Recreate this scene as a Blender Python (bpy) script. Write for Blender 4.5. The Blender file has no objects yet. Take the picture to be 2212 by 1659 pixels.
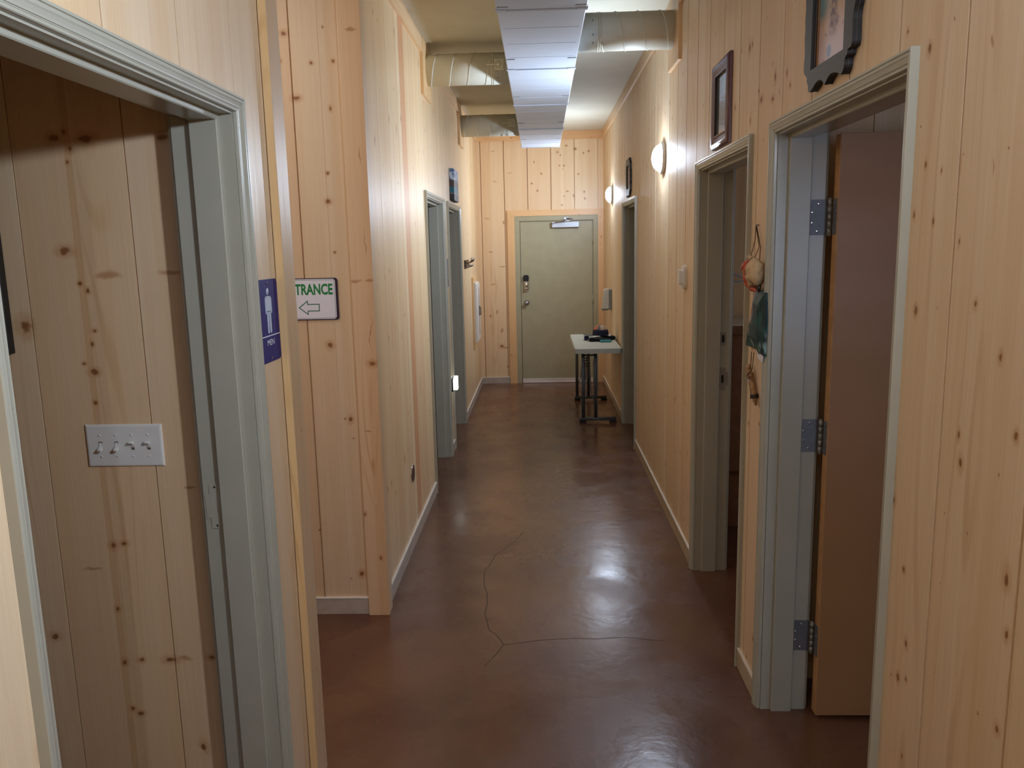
import bpy, bmesh, math, random
from mathutils import Vector, Matrix
random.seed(7)
C = bpy.context.scene.collection
SC = bpy.context.scene
PI = math.pi
# ------------------------------------------------------------------ room dimensions (metres)
XL, XR, D, ZC = -0.7713, 0.7917, 10.1676, 3.1013
WT = 0.163                      # wall thickness
YI = 2.145                       # restroom inner wall
YN, YP = 2.4155, 3.60             # mouth of the side hall: near corner, wall that faces us
CAMZ = 1.7181

# ------------------------------------------------------------------ object helpers
def meta(o, label=None, cat=None, group=None, kind=None):
    if label: o['label'] = label
    if cat: o['category'] = cat
    if group: o['group'] = group
    if kind: o['kind'] = kind
    return o
def thing(name, loc, label=None, cat=None, group=None, kind=None):
    o = bpy.data.objects.new(name, None); C.objects.link(o)
    o.location = loc; o.empty_display_size = 0.05
    return meta(o, label, cat, group, kind)
def worldloc(o):
    v = Vector((0, 0, 0))
    while o is not None:
        v += o.location; o = o.parent
    return v
def part(name, bm, mats, parent=None, smooth=False, origin=None, label=None):
    """link bm (built in world coordinates) as one mesh object"""
    bmesh.ops.remove_doubles(bm, verts=bm.verts, dist=1e-6)
    bmesh.ops.recalc_face_normals(bm, faces=bm.faces)
    base = worldloc(parent) if parent is not None else Vector((0, 0, 0))
    org = Vector(origin) if origin is not None else base
    for v in bm.verts: v.co -= org
    if smooth:
        for f in bm.faces: f.smooth = True
    me = bpy.data.meshes.new(name); bm.to_mesh(me); bm.free()
    if not isinstance(mats, (list, tuple)): mats = [mats]
    for m in mats: me.materials.append(m)
    o = bpy.data.objects.new(name, me); C.objects.link(o)
    if parent is not None: o.parent = parent
    o.location = org - base
    if label: o['label'] = label
    if smooth:
        try:
            me.set_sharp_from_angle(angle=math.radians(40))
        except Exception: pass
    return o
def single(name, bm, mats, origin, label, cat, group=None, smooth=False):
    return meta(part(name, bm, mats, None, smooth, origin), label, cat, group)
def struct(name, bm, mats, label=None, cat=None, smooth=False):
    return meta(part(name, bm, mats, None, smooth, (0, 0, 0)), label, cat, None, 'structure')

# ------------------------------------------------------------------ mesh helpers; f maps (u, v, w) to world
idn = lambda u, v, w: (u, v, w)
onR = lambda u, v, w: (XR - w, u, v)          # on the right wall: u along y, v height, w out of the wall
onL = lambda u, v, w: (XL + w, u, v)
onE = lambda u, v, w: (u, D - w, v)
onP = lambda u, v, w: (u, YP - w, v)
onI = lambda u, v, w: (u, YI - w, v)
def B(): return bmesh.new()
def quad(bm, a, b, c, d, mi=0):
    fc = bm.faces.new([bm.verts.new(p) for p in (a, b, c, d)]); fc.material_index = mi; return fc
def box(bm, u0, u1, v0, v1, w0, w1, f=idn, bev=0.0, mi=0, seg=2):
    t = bmesh.new()
    P = [t.verts.new(p) for p in ((u0,v0,w0),(u1,v0,w0),(u1,v1,w0),(u0,v1,w0),(u0,v0,w1),(u1,v0,w1),(u1,v1,w1),(u0,v1,w1))]
    for q in ((3,2,1,0),(4,5,6,7),(0,1,5,4),(1,2,6,5),(2,3,7,6),(3,0,4,7)): t.faces.new([P[i] for i in q])
    if bev > 0:
        bmesh.ops.bevel(t, geom=list(t.edges), offset=bev, segments=seg, profile=0.5, affect='EDGES')
    merge(bm, t, f, mi)
def merge(bm, t, f=idn, mi=0):
    m = {}
    for v in t.verts: m[v] = bm.verts.new(f(*v.co))
    for fc in t.faces:
        try:
            n = bm.faces.new([m[v] for v in fc.verts]); n.material_index = mi; n.smooth = fc.smooth
        except ValueError: pass
    t.free()
def frame_of(d):
    d = Vector(d).normalized()
    a = Vector((0, 0, 1)) if abs(d.z) < 0.9 else Vector((1, 0, 0))
    x = d.cross(a).normalized(); y = d.cross(x).normalized()
    return x, y
def tube(bm, pts, r, seg=12, caps=True, mi=0, f=idn):
    """round tube along pts; r is a number or one per point"""
    pts = [Vector(f(*p)) for p in pts]
    n = len(pts); rs = r if isinstance(r, (list, tuple)) else [r] * n
    rings = []
    x = None
    for i, p in enumerate(pts):
        d = (pts[min(i+1, n-1)] - pts[max(i-1, 0)]).normalized()
        if x is None: x, y = frame_of(d)
        else:
            x = (x - d * x.dot(d)).normalized(); y = d.cross(x)
        rings.append([bm.verts.new(p + (x*math.cos(2*PI*k/seg) + y*math.sin(2*PI*k/seg))*rs[i]) for k in range(seg)])
    for a, b in zip(rings[:-1], rings[1:]):
        for k in range(seg):
            q = bm.faces.new((a[k], a[(k+1) % seg], b[(k+1) % seg], b[k])); q.material_index = mi; q.smooth = True
    if caps:
        for rg in (rings[0], rings[-1]):
            q = bm.faces.new(rg); q.material_index = mi
def lathe(bm, prof, f, seg=32, mi=0, su=1.0, sv=1.0, close=True):
    """revolve prof [(radius, w)] about the w axis, mapped by f(u, v, w)"""
    rings = []
    for (r, w) in prof:
        rings.append([bm.verts.new(f(su*r*math.cos(2*PI*k/seg), sv*r*math.sin(2*PI*k/seg), w)) for k in range(seg)])
    for a, b in zip(rings[:-1], rings[1:]):
        for k in range(seg):
            q = bm.faces.new((a[k], a[(k+1) % seg], b[(k+1) % seg], b[k])); q.material_index = mi; q.smooth = True
    if close:
        q = bm.faces.new(rings[0]); q.material_index = mi
        q = bm.faces.new(rings[-1]); q.material_index = mi
def prism(bm, poly, w0, w1, f=idn, mi=0):
    a = [bm.verts.new(f(u, v, w0)) for u, v in poly]; b = [bm.verts.new(f(u, v, w1)) for u, v in poly]
    n = len(poly)
    for q in (bm.faces.new(a), bm.faces.new(b)): q.material_index = mi
    for i in range(n):
        q = bm.faces.new((a[i], a[(i+1) % n], b[(i+1) % n], b[i])); q.material_index = mi
def rrect(u0, u1, v0, v1, r, n=6):
    out = []
    for cx, cy, a0 in ((u1-r, v1-r, 0), (u0+r, v1-r, PI/2), (u0+r, v0+r, PI), (u1-r, v0+r, 1.5*PI)):
        for k in range(n+1):
            a = a0 + k/n*PI/2; out.append((cx + r*math.cos(a), cy + r*math.sin(a)))
    return out
def blob(bm, c, rad, seg=20, rings=12, mi=0, f=idn, bump=None):
    c = Vector(c); g = []
    for i in range(1, rings):
        th = PI*i/rings
        row = []
        for k in range(seg):
            ph = 2*PI*k/seg
            d = Vector((math.sin(th)*math.cos(ph), math.sin(th)*math.sin(ph), math.cos(th)))
            s = 1.0 + (bump(d) if bump else 0.0)
            row.append(bm.verts.new(f(c.x + rad[0]*d.x*s, c.y + rad[1]*d.y*s, c.z + rad[2]*d.z*s)))
        g.append(row)
    t = bm.verts.new(f(c.x, c.y, c.z + rad[2]*(1 + (bump(Vector((0,0,1))) if bump else 0))))
    b = bm.verts.new(f(c.x, c.y, c.z - rad[2]*(1 + (bump(Vector((0,0,-1))) if bump else 0))))
    fs = []
    for k in range(seg):
        j = (k+1) % seg
        fs.append(bm.faces.new((t, g[0][k], g[0][j]))); fs.append(bm.faces.new((b, g[-1][j], g[-1][k])))
        for i in range(len(g)-1): fs.append(bm.faces.new((g[i][k], g[i+1][k], g[i+1][j], g[i][j])))
    for q in fs: q.material_index = mi; q.smooth = True
def sweep_frame(bm, prof, u0, u1, vt, f, mi=0, vb=0.0):
    """mitred three-sided door trim; prof = [(inset from the outer rectangle, w)]"""
    rows = []
    for (s, w) in prof:
        rows.append([bm.verts.new(f(u, v, w)) for u, v in ((u0+s, vb), (u0+s, vt-s), (u1-s, vt-s), (u1-s, vb))])
    for a, b in zip(rows[:-1], rows[1:]):
        for k in range(3):
            q = bm.faces.new((a[k], a[k+1], b[k+1], b[k])); q.material_index = mi
def sweep_ring(bm, prof, u0, u1, v0, v1, f, mi=0):
    rows = []
    for (s, w) in prof:
        rows.append([bm.verts.new(f(u, v, w)) for u, v in ((u0+s, v0+s), (u0+s, v1-s), (u1-s, v1-s), (u1-s, v0+s))])
    for a, b in zip(rows[:-1], rows[1:]):
        for k in range(4):
            q = bm.faces.new((a[k], a[(k+1) % 4], b[(k+1) % 4], b[k])); q.material_index = mi
def boards(bm, f, u0, pitch, ua, ub, za, zb, openings=(), gap=0.0038, depth=0.009, rnd=None):
    """tongue-and-groove boards: separate faces with a real groove between them; openings = (ua, ub, ztop)"""
    rnd = rnd or random.Random(3)
    k0 = math.floor((ua - u0)/pitch); k1 = math.ceil((ub - u0)/pitch)
    for k in range(k0, k1):
        g = gap*rnd.uniform(0.5, 1.25)
        a, b = max(ua, u0 + k*pitch), min(ub, u0 + (k+1)*pitch)
        if b - a < 0.004: continue
        ga = g/2 if a > ua else 0.0; gb = g/2 if b < ub else 0.0
        cuts = sorted({a, b} | {x for o in openings for x in o[:2] if a < x < b})
        for c, d in zip(cuts[:-1], cuts[1:]):
            m = (c + d)/2
            z0 = za
            for o in openings:
                if o[0] < m < o[1]: z0 = o[2]
            ca = c + (ga if c == a else 0); db = d - (gb if d == b else 0)
            e = 0.0012
            quad(bm, f(ca, z0, 0), f(db, z0, 0), f(db, zb, 0), f(ca, zb, 0))
            if c == a and ga: quad(bm, f(ca, z0, 0), f(ca, zb, 0), f(ca, zb, -depth), f(ca, z0, -depth))
            if d == b and gb: quad(bm, f(db, z0, 0), f(db, zb, 0), f(db, zb, -depth), f(db, z0, -depth))
            quad(bm, f(c, z0, -depth), f(d, z0, -depth), f(d, zb, -depth), f(c, zb, -depth))
def plate_wall(bm, f, ua, ub, za, zb, openings=(), w=-WT, mi=0):
    cuts = sorted({ua, ub} | {x for o in openings for x in o[:2]})
    for c, d in zip(cuts[:-1], cuts[1:]):
        z0 = za
        for o in openings:
            if o[0] < (c+d)/2 < o[1]: z0 = o[2]
        quad(bm, f(c, z0, w), f(d, z0, w), f(d, zb, w), f(c, zb, w), mi)
def text_bm(s, f, u, v, height, width, w, bold=0.0, mirror=False):
    """flat lettering as a mesh: fits the string into width x height with its lower left corner at (u, v)"""
    cu = bpy.data.curves.new('lettering', 'FONT'); cu.body = s; cu.offset = bold; cu.resolution_u = 3
    ob = bpy.data.objects.new('lettering', cu); C.objects.link(ob)
    bpy.context.view_layer.update()
    me = bpy.data.meshes.new_from_object(ob.evaluated_get(bpy.context.evaluated_depsgraph_get()))
    bpy.data.objects.remove(ob)
    xs = [p.co.x for p in me.vertices]; ys = [p.co.y for p in me.vertices]
    x0, x1, y0, y1 = min(xs), max(xs), min(ys), max(ys)
    bm = bmesh.new()
    vs = []
    for p in me.vertices:
        a = (p.co.x - x0)/(x1 - x0); b = (p.co.y - y0)/(y1 - y0)
        if mirror: a = 1 - a
        vs.append(bm.verts.new(f(u + a*width, v + b*height, w)))
    for p in me.polygons:
        try: bm.faces.new([vs[i] for i in p.vertices])
        except ValueError: pass
    bpy.data.meshes.remove(me)
    return bm

# ------------------------------------------------------------------ material helpers
def lin(c):
    def g(x):
        x /= 255.0
        return x/12.92 if x <= 0.04045 else ((x + 0.055)/1.055)**2.4
    return (g(c[0]), g(c[1]), g(c[2]), 1.0)
class NT:
    def __init__(s, name):
        s.m = bpy.data.materials.new(name); s.m.use_nodes = True
        s.t = s.m.node_tree; s.b = s.t.nodes['Principled BSDF']
    def n(s, typ, **kw):
        nd = s.t.nodes.new(typ)
        for k, v in kw.items(): setattr(nd, k, v)
        return nd
    def put(s, sock, v):
        if hasattr(v, 'is_linked') or isinstance(v, bpy.types.NodeSocket): s.t.links.new(v, sock)
        else: sock.default_value = v
    def math(s, op, a, b=None, c=None, clamp=False):
        nd = s.n('ShaderNodeMath', operation=op, use_clamp=clamp)
        s.put(nd.inputs[0], a)
        if b is not None: s.put(nd.inputs[1], b)
        if c is not None: s.put(nd.inputs[2], c)
        return nd.outputs[0]
    def vmath(s, op, a, b=None):
        nd = s.n('ShaderNodeVectorMath', operation=op)
        s.put(nd.inputs[0], a)
        if b is not None: s.put(nd.inputs[1], b)
        return nd.outputs['Value'] if op in ('LENGTH', 'DISTANCE', 'DOT_PRODUCT') else nd.outputs[0]
    def comb(s, x, y, z=0.0):
        nd = s.n('ShaderNodeCombineXYZ')
        for i, v in enumerate((x, y, z)): s.put(nd.inputs[i], v)
        return nd.outputs[0]
    def noise(s, vec, scale=1.0, detail=2.0, rough=0.5, dist=0.0):
        nd = s.n('ShaderNodeTexNoise')
        s.put(nd.inputs['Vector'], vec); nd.inputs['Scale'].default_value = scale
        nd.inputs['Detail'].default_value = detail; nd.inputs['Roughness'].default_value = rough
        nd.inputs['Distortion'].default_value = dist
        return nd.outputs['Fac']
    def ramp(s, fac, a, b, x=0.0, y=1.0):
        nd = s.n('ShaderNodeMapRange', interpolation_type='SMOOTHSTEP')
        s.put(nd.inputs[0], fac); nd.inputs[1].default_value = a; nd.inputs[2].default_value = b
        nd.inputs[3].default_value = x; nd.inputs[4].default_value = y
        return nd.outputs[0]
    def mix(s, fac, a, b, mode='MIX'):
        nd = s.n('ShaderNodeMix', data_type='RGBA', blend_type=mode)
        s.put(nd.inputs[0], fac); s.put(nd.inputs[6], a); s.put(nd.inputs[7], b)
        return nd.outputs[2]
    def coords(s):
        tc = s.n('ShaderNodeTexCoord'); sp = s.n('ShaderNodeSeparateXYZ')
        s.t.links.new(tc.outputs['Object'], sp.inputs[0])
        return tc.outputs['Object'], sp.outputs
    def set(s, **kw):
        for k, v in kw.items(): s.put(s.b.inputs[k.replace('_', ' ')], v)
    def bump(s, h, strength=0.2, dist=0.002):
        nd = s.n('ShaderNodeBump'); nd.inputs['Strength'].default_value = strength; nd.inputs['Distance'].default_value = dist
        s.put(nd.inputs['Height'], h); s.t.links.new(nd.outputs[0], s.b.inputs['Normal'])
def plain(name, rgb, rough=0.5, metal=0.0, var=0.03, scale=8.0, spec=0.5, coat=0.0, bump=0.0, bscale=200.0):
    k = NT(name); obc, sp = k.coords()
    n = k.noise(obc, scale, 3.0)
    c = lin(rgb)
    d = tuple(x*(1-2.2*var) for x in c[:3]) + (1,); e = tuple(min(1, x*(1+2.2*var)) for x in c[:3]) + (1,)
    k.set(Base_Color=k.mix(k.ramp(n, 0.3, 0.7), d, e), Roughness=rough, Metallic=metal, Specular_IOR_Level=spec, Coat_Weight=coat, Coat_Roughness=0.15)
    if bump: k.bump(k.noise(obc, bscale, 2.0), bump, 0.001)
    return k.m
def pine(name, ua, u0, pitch, seed=0.0, knots=(), tone=(1, 1, 1), va=2, dens=0.5, stripes=(), rough=0.38, kscale=1.0, bands=0.26, spec=0.5):
    """varnished knotty pine boards: ua = axis across the boards, va = axis along the grain (object coordinates)"""
    k = NT(name); obc, sp = k.coords()
    U, V = sp[ua], sp[va]
    idx = k.math('FLOOR', k.math('DIVIDE', k.math('SUBTRACT', U, u0), pitch))
    wn = k.n('ShaderNodeTexWhiteNoise', noise_dimensions='1D'); k.put(wn.inputs['W'], k.math('ADD', idx, seed + 0.37))
    rs = k.n('ShaderNodeSeparateColor'); k.t.links.new(wn.outputs['Color'], rs.inputs[0])
    r1, r2, r3 = rs.outputs[0], rs.outputs[1], rs.outputs[2]
    fu = k.math('SUBTRACT', k.math('SUBTRACT', U, u0), k.math('MULTIPLY', k.math('ADD', idx, 0.5), pitch))   # across, centred on the board
    Vo = k.math('ADD', V, k.math('MULTIPLY', r1, 23.0))
    Uo = k.math('ADD', fu, k.math('MULTIPLY', r2, 11.0))
    # colour: pale sapwood to honey
    pale, honey, pink = lin((242, 224, 192)), lin((234, 206, 164)), lin((232, 206, 178))
    c = k.mix(r3, pale, honey)
    c = k.mix(k.math('MULTIPLY', r2, 0.55), c, pink)
    st = k.noise(k.comb(k.math('MULTIPLY', Uo, 16.0), k.math('MULTIPLY', Vo, 0.35), 1.7), 1.0, 3.0, 0.55)
    c = k.mix(k.ramp(st, 0.35, 0.72, 0.0, 0.42), c, lin((222, 186, 138)))
    # long fine fibres
    fb = k.noise(k.comb(k.math('MULTIPLY', Uo, 230.0), k.math('MULTIPLY', Vo, 3.0), 4.1), 1.0, 2.0, 0.6)
    c = k.mix(k.ramp(fb, 0.3, 0.75, 0.0, 0.22), c, lin((204, 166, 118)))
    # cathedral growth rings, mostly near the middle of the board
    ln = k.noise(k.comb(k.math('MULTIPLY', Uo, 5.0), k.math('MULTIPLY', Vo, 0.42), 9.3), 1.0, 1.5, 0.45)
    ring = k.math('SINE', k.math('MULTIPLY', ln, 95.0))
    cen = k.ramp(k.math('ABSOLUTE', k.math('SUBTRACT', fu, k.math('MULTIPLY', k.math('SUBTRACT', r1, 0.5), 0.12))), 0.01, 0.075, 1.0, 0.12)
    pat = k.noise(k.comb(k.math('MULTIPLY', Uo, 3.0), k.math('MULTIPLY', Vo, 0.8), 2.2), 1.0, 1.0)
    rf = k.math('MULTIPLY', k.math('MULTIPLY', k.ramp(ring, 0.25, 1.0), cen), k.ramp(pat, 0.42, 0.68, 0.0, 0.42))
    c = k.mix(rf, c, lin((192, 146, 96)))
    # heartwood and sapwood bands running up the board
    bw = k.n('ShaderNodeTexWhiteNoise', noise_dimensions='1D')
    wob = k.noise(k.comb(k.math('MULTIPLY', Uo, 8.0), k.math('MULTIPLY', Vo, 0.30), 6.6), 1.0, 1.0)
    k.put(bw.inputs['W'], k.math('ADD', k.math('FLOOR', k.math('ADD', k.math('DIVIDE', Uo, 0.085), k.math('MULTIPLY', wob, 0.8))), seed))
    c = k.mix(k.math('MULTIPLY', bw.outputs['Value'], bands), c, lin((214, 172, 126)))
    for (us, hw, amt, col) in stripes:
        m = k.ramp(k.math('ABSOLUTE', k.math('SUBTRACT', U, us)), hw*0.93, hw*1.02, 1.0, 0.0)
        m2 = k.noise(k.comb(k.math('MULTIPLY', U, 60.0), k.math('MULTIPLY', V, 0.6), 3.0), 1.0, 2.0)
        c = k.mix(k.math('MULTIPLY', m, k.ramp(m2, 0.2, 0.8, amt*0.6, amt)), c, lin(col))
    # scattered knots
    halo = None; core = None
    if dens > 0:
        wob = k.noise(k.comb(k.math('MULTIPLY', U, 9.0), k.math('MULTIPLY', V, 9.0), seed), 1.0, 1.0)
        vo = k.n('ShaderNodeTexVoronoi', voronoi_dimensions='2D', feature='F1')
        k.put(vo.inputs['Vector'], k.comb(k.math('DIVIDE', Uo, 0.105*kscale), k.math('ADD', k.math('DIVIDE', Vo, 0.165*kscale), k.math('MULTIPLY', wob, 0.5)), 0.0))
        vo.inputs['Scale'].default_value = 1.0
        vc = k.n('ShaderNodeSeparateColor'); k.t.links.new(vo.outputs['Color'], vc.inputs[0])
        rad = k.math('MULTIPLY', k.math('POWER', vc.outputs[0], 2.0), k.math('MULTIPLY', k.math('LESS_THAN', vc.outputs[1], dens), 0.085))
        d = k.math('DIVIDE', vo.outputs['Distance'], k.math('MAXIMUM', rad, 0.0001))
        core = k.math('MULTIPLY', k.ramp(d, 0.55, 1.05, 1.0, 0.0), k.math('GREATER_THAN', rad, 0.006))
        halo = k.math('MULTIPLY', k.ramp(d, 0.8, 3.2, 1.0, 0.0), k.math('GREATER_THAN', rad, 0.006))
    if knots:
        smudge = [q for q in knots if q[2] > 2.2*q[3] or q[3] > 2.2*q[2]]; knots = [q for q in knots if q not in smudge]
        dm = None
        jit = k.noise(obc, 60.0, 2.0)
        uv = k.comb(U, V, 0.0)
        for (a, b, ra, rb) in knots:
            x = k.vmath('LENGTH', k.vmath('MULTIPLY', k.vmath('SUBTRACT', uv, (a, b, 0)), (1/ra, 1/rb, 0)))
            dm = x if dm is None else k.math('MINIMUM', dm, x)
        dm = k.math('ADD', dm, k.math('MULTIPLY', k.math('SUBTRACT', jit, 0.5), 1.1))
        kc = k.ramp(dm, 0.45, 1.0, 1.0, 0.0); kh = k.ramp(dm, 0.8, 2.4, 1.0, 0.0)
        if smudge:
            ds = None
            jv = k.vmath('MULTIPLY', k.vmath('SUBTRACT', k.comb(k.noise(obc, 14.0, 2.0), k.noise(k.vmath('ADD', obc, (5, 3, 1)), 14.0, 2.0), 0.0), (.5, .5, 0)), (.05, .05, 0))
            uj = k.vmath('ADD', uv, jv)
            for (a, b, ra, rb) in smudge:
                x = k.vmath('LENGTH', k.vmath('MULTIPLY', k.vmath('SUBTRACT', uj, (a, b, 0)), (1/ra, 1/rb, 0)))
                ds = x if ds is None else k.math('MINIMUM', ds, x)
            c = k.mix(k.ramp(ds, 0.3, 1.3, 0.62, 0.0), c, lin((166, 104, 52)))
        core = kc if core is None else k.math('MAXIMUM', core, kc)
        halo = kh if halo is None else k.math('MAXIMUM', halo, kh)
    if core is not None:
        c = k.mix(k.math('MULTIPLY', halo, 0.42), c, lin((190, 128, 70)))
        tex = k.noise(obc, 120.0, 2.0)
        c = k.mix(k.math('MULTIPLY', core, 0.88), c, k.mix(tex, lin((104, 60, 30)), lin((160, 102, 54))))
    c = k.mix(1.0, c, (tone[0], tone[1], tone[2], 1), 'MULTIPLY')
    k.set(Base_Color=c, Roughness=k.ramp(fb, 0.2, 0.8, rough-0.05, rough+0.08), Specular_IOR_Level=spec)
    k.bump(k.math('ADD', k.math('MULTIPLY', fb, 0.5), k.math('MULTIPLY', st, 1.0)), 0.10, 0.002)
    return k.m

KI = [(-1.29,1.735,.0192,.0112),(-1.199,2.027,.0225,.0118),(-1.287,2.031,.0175,.0118),(-1.257,2.046,.0075,.0083),(-1.244,2.002,.0075,.0095),(-1.256,1.969,.005,.006),(-.991,2.026,.0186,.0094),(-1.173,1.669,.0385,.0112),(-1.002,1.673,.0357,.0087),(-1.425,1.531,.0183,.0218),(-1.259,1.646,.0064,.0063),(-1.239,1.627,.0065,.0076),(-1.231,1.516,.0065,.0051),(-1.242,1.48,.0052,.009),(-1.271,1.425,.0066,.0052),(-1.244,1.402,.0131,.0091),(-1.251,1.315,.0066,.0066),(-1.319,.825,.0302,.0057),(-1.245,.895,.0109,.0112),(-1.214,.9,.0109,.007),(-1.253,.699,.0069,.0087),(-1.45,.613,.0126,.0117),(-1.249,.531,.0084,.0104),(-1.198,.538,.0098,.0074),(-1.109,.538,.0195,.0089),(-1.067,.542,.0222,.0074),(-.988,.545,.0111,.0074),(-1.24,.382,.0071,.0076),(-1.216,.365,.0113,.0076),(-1.006,1.065,.016,.0055)]
KI = [(u*.9885, 1.718+(v-1.718)*.9885, a, b) for u, v, a, b in KI]
KP = [(-1.043,2.375,.0182,.0115),(-.969,2.518,.008,.0075),(-.873,2.522,.008,.0075),(-1.081,2.641,.014,.0112),(-1.105,2.529,.008,.0094),(-.925,2.057,.0082,.0079),(-.93,1.936,.0124,.012),(-.915,1.714,.0062,.0061),(-.96,1.298,.0149,.0148),(-.886,.952,.0108,.0153),(-.873,.2,.0133,.0163),(-.876,.862,.0043,.0044),(-1.064,.419,.0044,.0046),(-.912,.955,.0043,.0044)]
KQ = [(-.773,.288,.0066,.0093),(-.82,1.585,.0292,.0082),(-.763,1.594,.0188,.0082),(-.786,2.643,.0278,.0074),(-.775,2.124,.004,.0352),(-.765,1.215,.0191,.0128),(-.782,.75,.003,.03),(-.77,1.75,.003,.06),(-.765,1.35,.003,.08),(-.80,.9,.02,.006)]
KE = [(.341,2.928,.0169,.0109),(.23,2.853,.0141,.0109),(.267,2.818,.009,.011),(.448,2.888,.0197,.0175),(.547,2.835,.0113,.0137),(.612,2.858,.0141,.0137),(.484,2.589,.0125,.011),(.254,2.694,.0113,.011),(.308,2.692,.0113,.0137),(.03,2.603,.0114,.0166),(-.091,2.488,.0142,.0111),(-.02,2.4,.0114,.0167),(.348,2.386,.0182,.0089),(.555,2.375,.0114,.0167),(.563,2.294,.0102,.0167),(.28,2.222,.0103,.0123),(-.056,2.744,.0085,.0137),(-.565,2.881,.04,.007),(-.554,2.521,.035,.008),(-.352,2.625,.05,.006),(-.506,.479,.0295,.0267),(-.453,.466,.0531,.0178),(-.652,2.079,.0576,.0100),(-.495,.68,.02,.0472),(-.616,1.664,.04,.016),(-.482,1.484,.0523,.0120),(-.598,1.261,.05,.014),(-.56,.911,.02,.05)]
KE = [(u, v, a*.78, b*.78) for u, v, a, b in KE]
KR = [(1.677,1.751,.0048,.009),(1.763,1.767,.0053,.009),(1.729,1.567,.0084,.012),(1.404,1.512,.0069,.011),(1.739,2.094,.008,.012),(1.511,2.049,.0045,.012),(1.478,1.834,.0037,.014),(1.725,1.867,.0051,.008),(1.757,1.946,.0025,.002),(1.577,1.871,.002,.002),(1.429,1.865,.0021,.002),(1.71,.998,.0065,.008),(1.705,.743,.0077,.011),(1.789,1.2,.0093,.012),(1.521,1.347,.005,.01),(1.34,1.388,.0064,.01),(3.183,2.427,.0136,.02),(2.836,2.26,.0109,.018),(2.707,2.245,.0074,.012),(3.001,2.215,.0183,.013),(2.86,2.192,.0166,.01)]

M = {}
M['right'] = pine('pine_right', 1, 1.59, 0.289, 3.0, KR, (.97, .98, 1.0), dens=0.44, rough=0.55, spec=.35, kscale=0.85)
M['left'] = pine('pine_left', 1, -0.03, 0.288, 11.0, (), (.96, .93, .86), dens=0.5, bands=.42, stripes=[(4.775, .085, .8, (204, 136, 90))])
M['near'] = pine('pine_left_near', 1, 1.488, 0.313, 23.0, (), (.92, .90, .88), dens=0.12)
M['end'] = pine('pine_end', 0, -0.717, 0.288, 5.0, KE, (1, .96, .90), dens=0.10)
M['perp'] = pine('pine_facing', 0, -1.058, 0.288, 8.0, KP, (.85, .835, .83), dens=0.10)
M['inner'] = pine('pine_restroom', 0, -1.085, 0.305, 1.0, KI, (.99, .955, .91), dens=0.08, stripes=[(-1.238, .010, .48, (200, 146, 90))])
M['room'] = pine('pine_room', 0, 0.9, 0.288, 14.0, (), (.95, .9, .82), dens=0.3)
M['roomy'] = pine('pine_room_side', 1, 0.9, 0.288, 15.0, (), (.95, .9, .82), dens=0.3)
M['postP'] = pine('pine_post', 0, -0.93, 0.2, 31.0, KQ, (.90, .81, .74), dens=0.1)
M['postY'] = pine('pine_post_side', 1, 0.02, 0.2, 37.0, (), (.80, .74, .66), dens=0.25)
M['postN'] = pine('pine_post_edge', 0, -1.5, 0.2, 33.0, (), (.96, .86, .64), dens=0.15)
M['trimY'] = pine('pine_crown', 2, 2.9, 0.3, 41.0, (), (.98, .90, .78), va=1, dens=0.2)
M['trimX'] = pine('pine_crown_end', 2, 2.05, 0.3, 43.0, (), (.98, .82, .66), va=0, dens=0.55, kscale=0.6)
M['trimZ'] = pine('pine_casing_end', 0, -0.9, 0.3, 45.0, (), (.98, .84, .68), dens=0.5, kscale=0.6)
M['plaque'] = pine('pine_plaque', 1, 0.0, 0.5, 47.0, (), (.96, .86, .70), dens=0.05)
M['sage'] = plain('sage_trim_paint', (172, 169, 153), 0.28, var=0.01, spec=0.55)
M['doorpaint'] = plain('khaki_door_paint', (168, 160, 130), 0.42, var=0.015, bump=0.05, bscale=400)
M['ceil'] = plain('ceiling_paint', (212, 206, 186), 0.75, var=0.015, scale=3, bump=0.15, bscale=60)
M['duct'] = plain('white_duct_paint', (190, 199, 212), 0.38, var=0.012, scale=3)
M['duct2'] = plain('beige_duct_paint', (208, 206, 190), 0.55, var=0.015, scale=4)
M['dark_joint'] = plain('joint_dark', (70, 66, 62), 0.8)
M['steel'] = plain('satin_steel', (168, 168, 170), 0.32, 1.0, var=0.03, scale=30)
M['plate'] = plain('dull_plate_steel', (150, 146, 138), 0.45, 0.35)
M['hinge'] = plain('dull_hinge_steel', (118, 119, 122), 0.5, 0.45, var=0.03, scale=30)
M['chrome'] = plain('chrome', (205, 205, 205), 0.14, 1.0, var=0.01)
M['black'] = plain('black_plastic', (20, 20, 22), 0.35)
M['white_pl'] = plain('white_plastic', (226, 222, 214), 0.35, var=0.01)
M['grey_pl'] = plain('grey_plastic', (128, 128, 128), 0.4)
M['ltgrey_pl'] = plain('light_grey_plastic', (196, 196, 188), 0.4)
M['silver'] = plain('silver_paint', (186, 190, 198), 0.35, 0.3)
M['veneer'] = pine('birch_veneer', 1, -3.0, 5.0, 51.0, (), (.46, .31, .20), dens=0.0, rough=0.42)
M['veneer_edge'] = plain('veneer_edge', (192, 144, 92), 0.45, var=0.06, scale=20)
M['table_top'] = plain('granite_white_plastic', (190, 192, 180), 0.5, var=0.04, scale=250)
M['leg_grey'] = plain('grey_powder_coat', (78, 82, 86), 0.42)
M['rubber'] = plain('black_rubber', (22, 22, 24), 0.6)
M['sweep'] = plain('door_sweep_white', (222, 212, 206), 0.4)
M['edge_strip'] = plain('white_edge_strip', (226, 220, 210), 0.35, 0.0)

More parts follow.
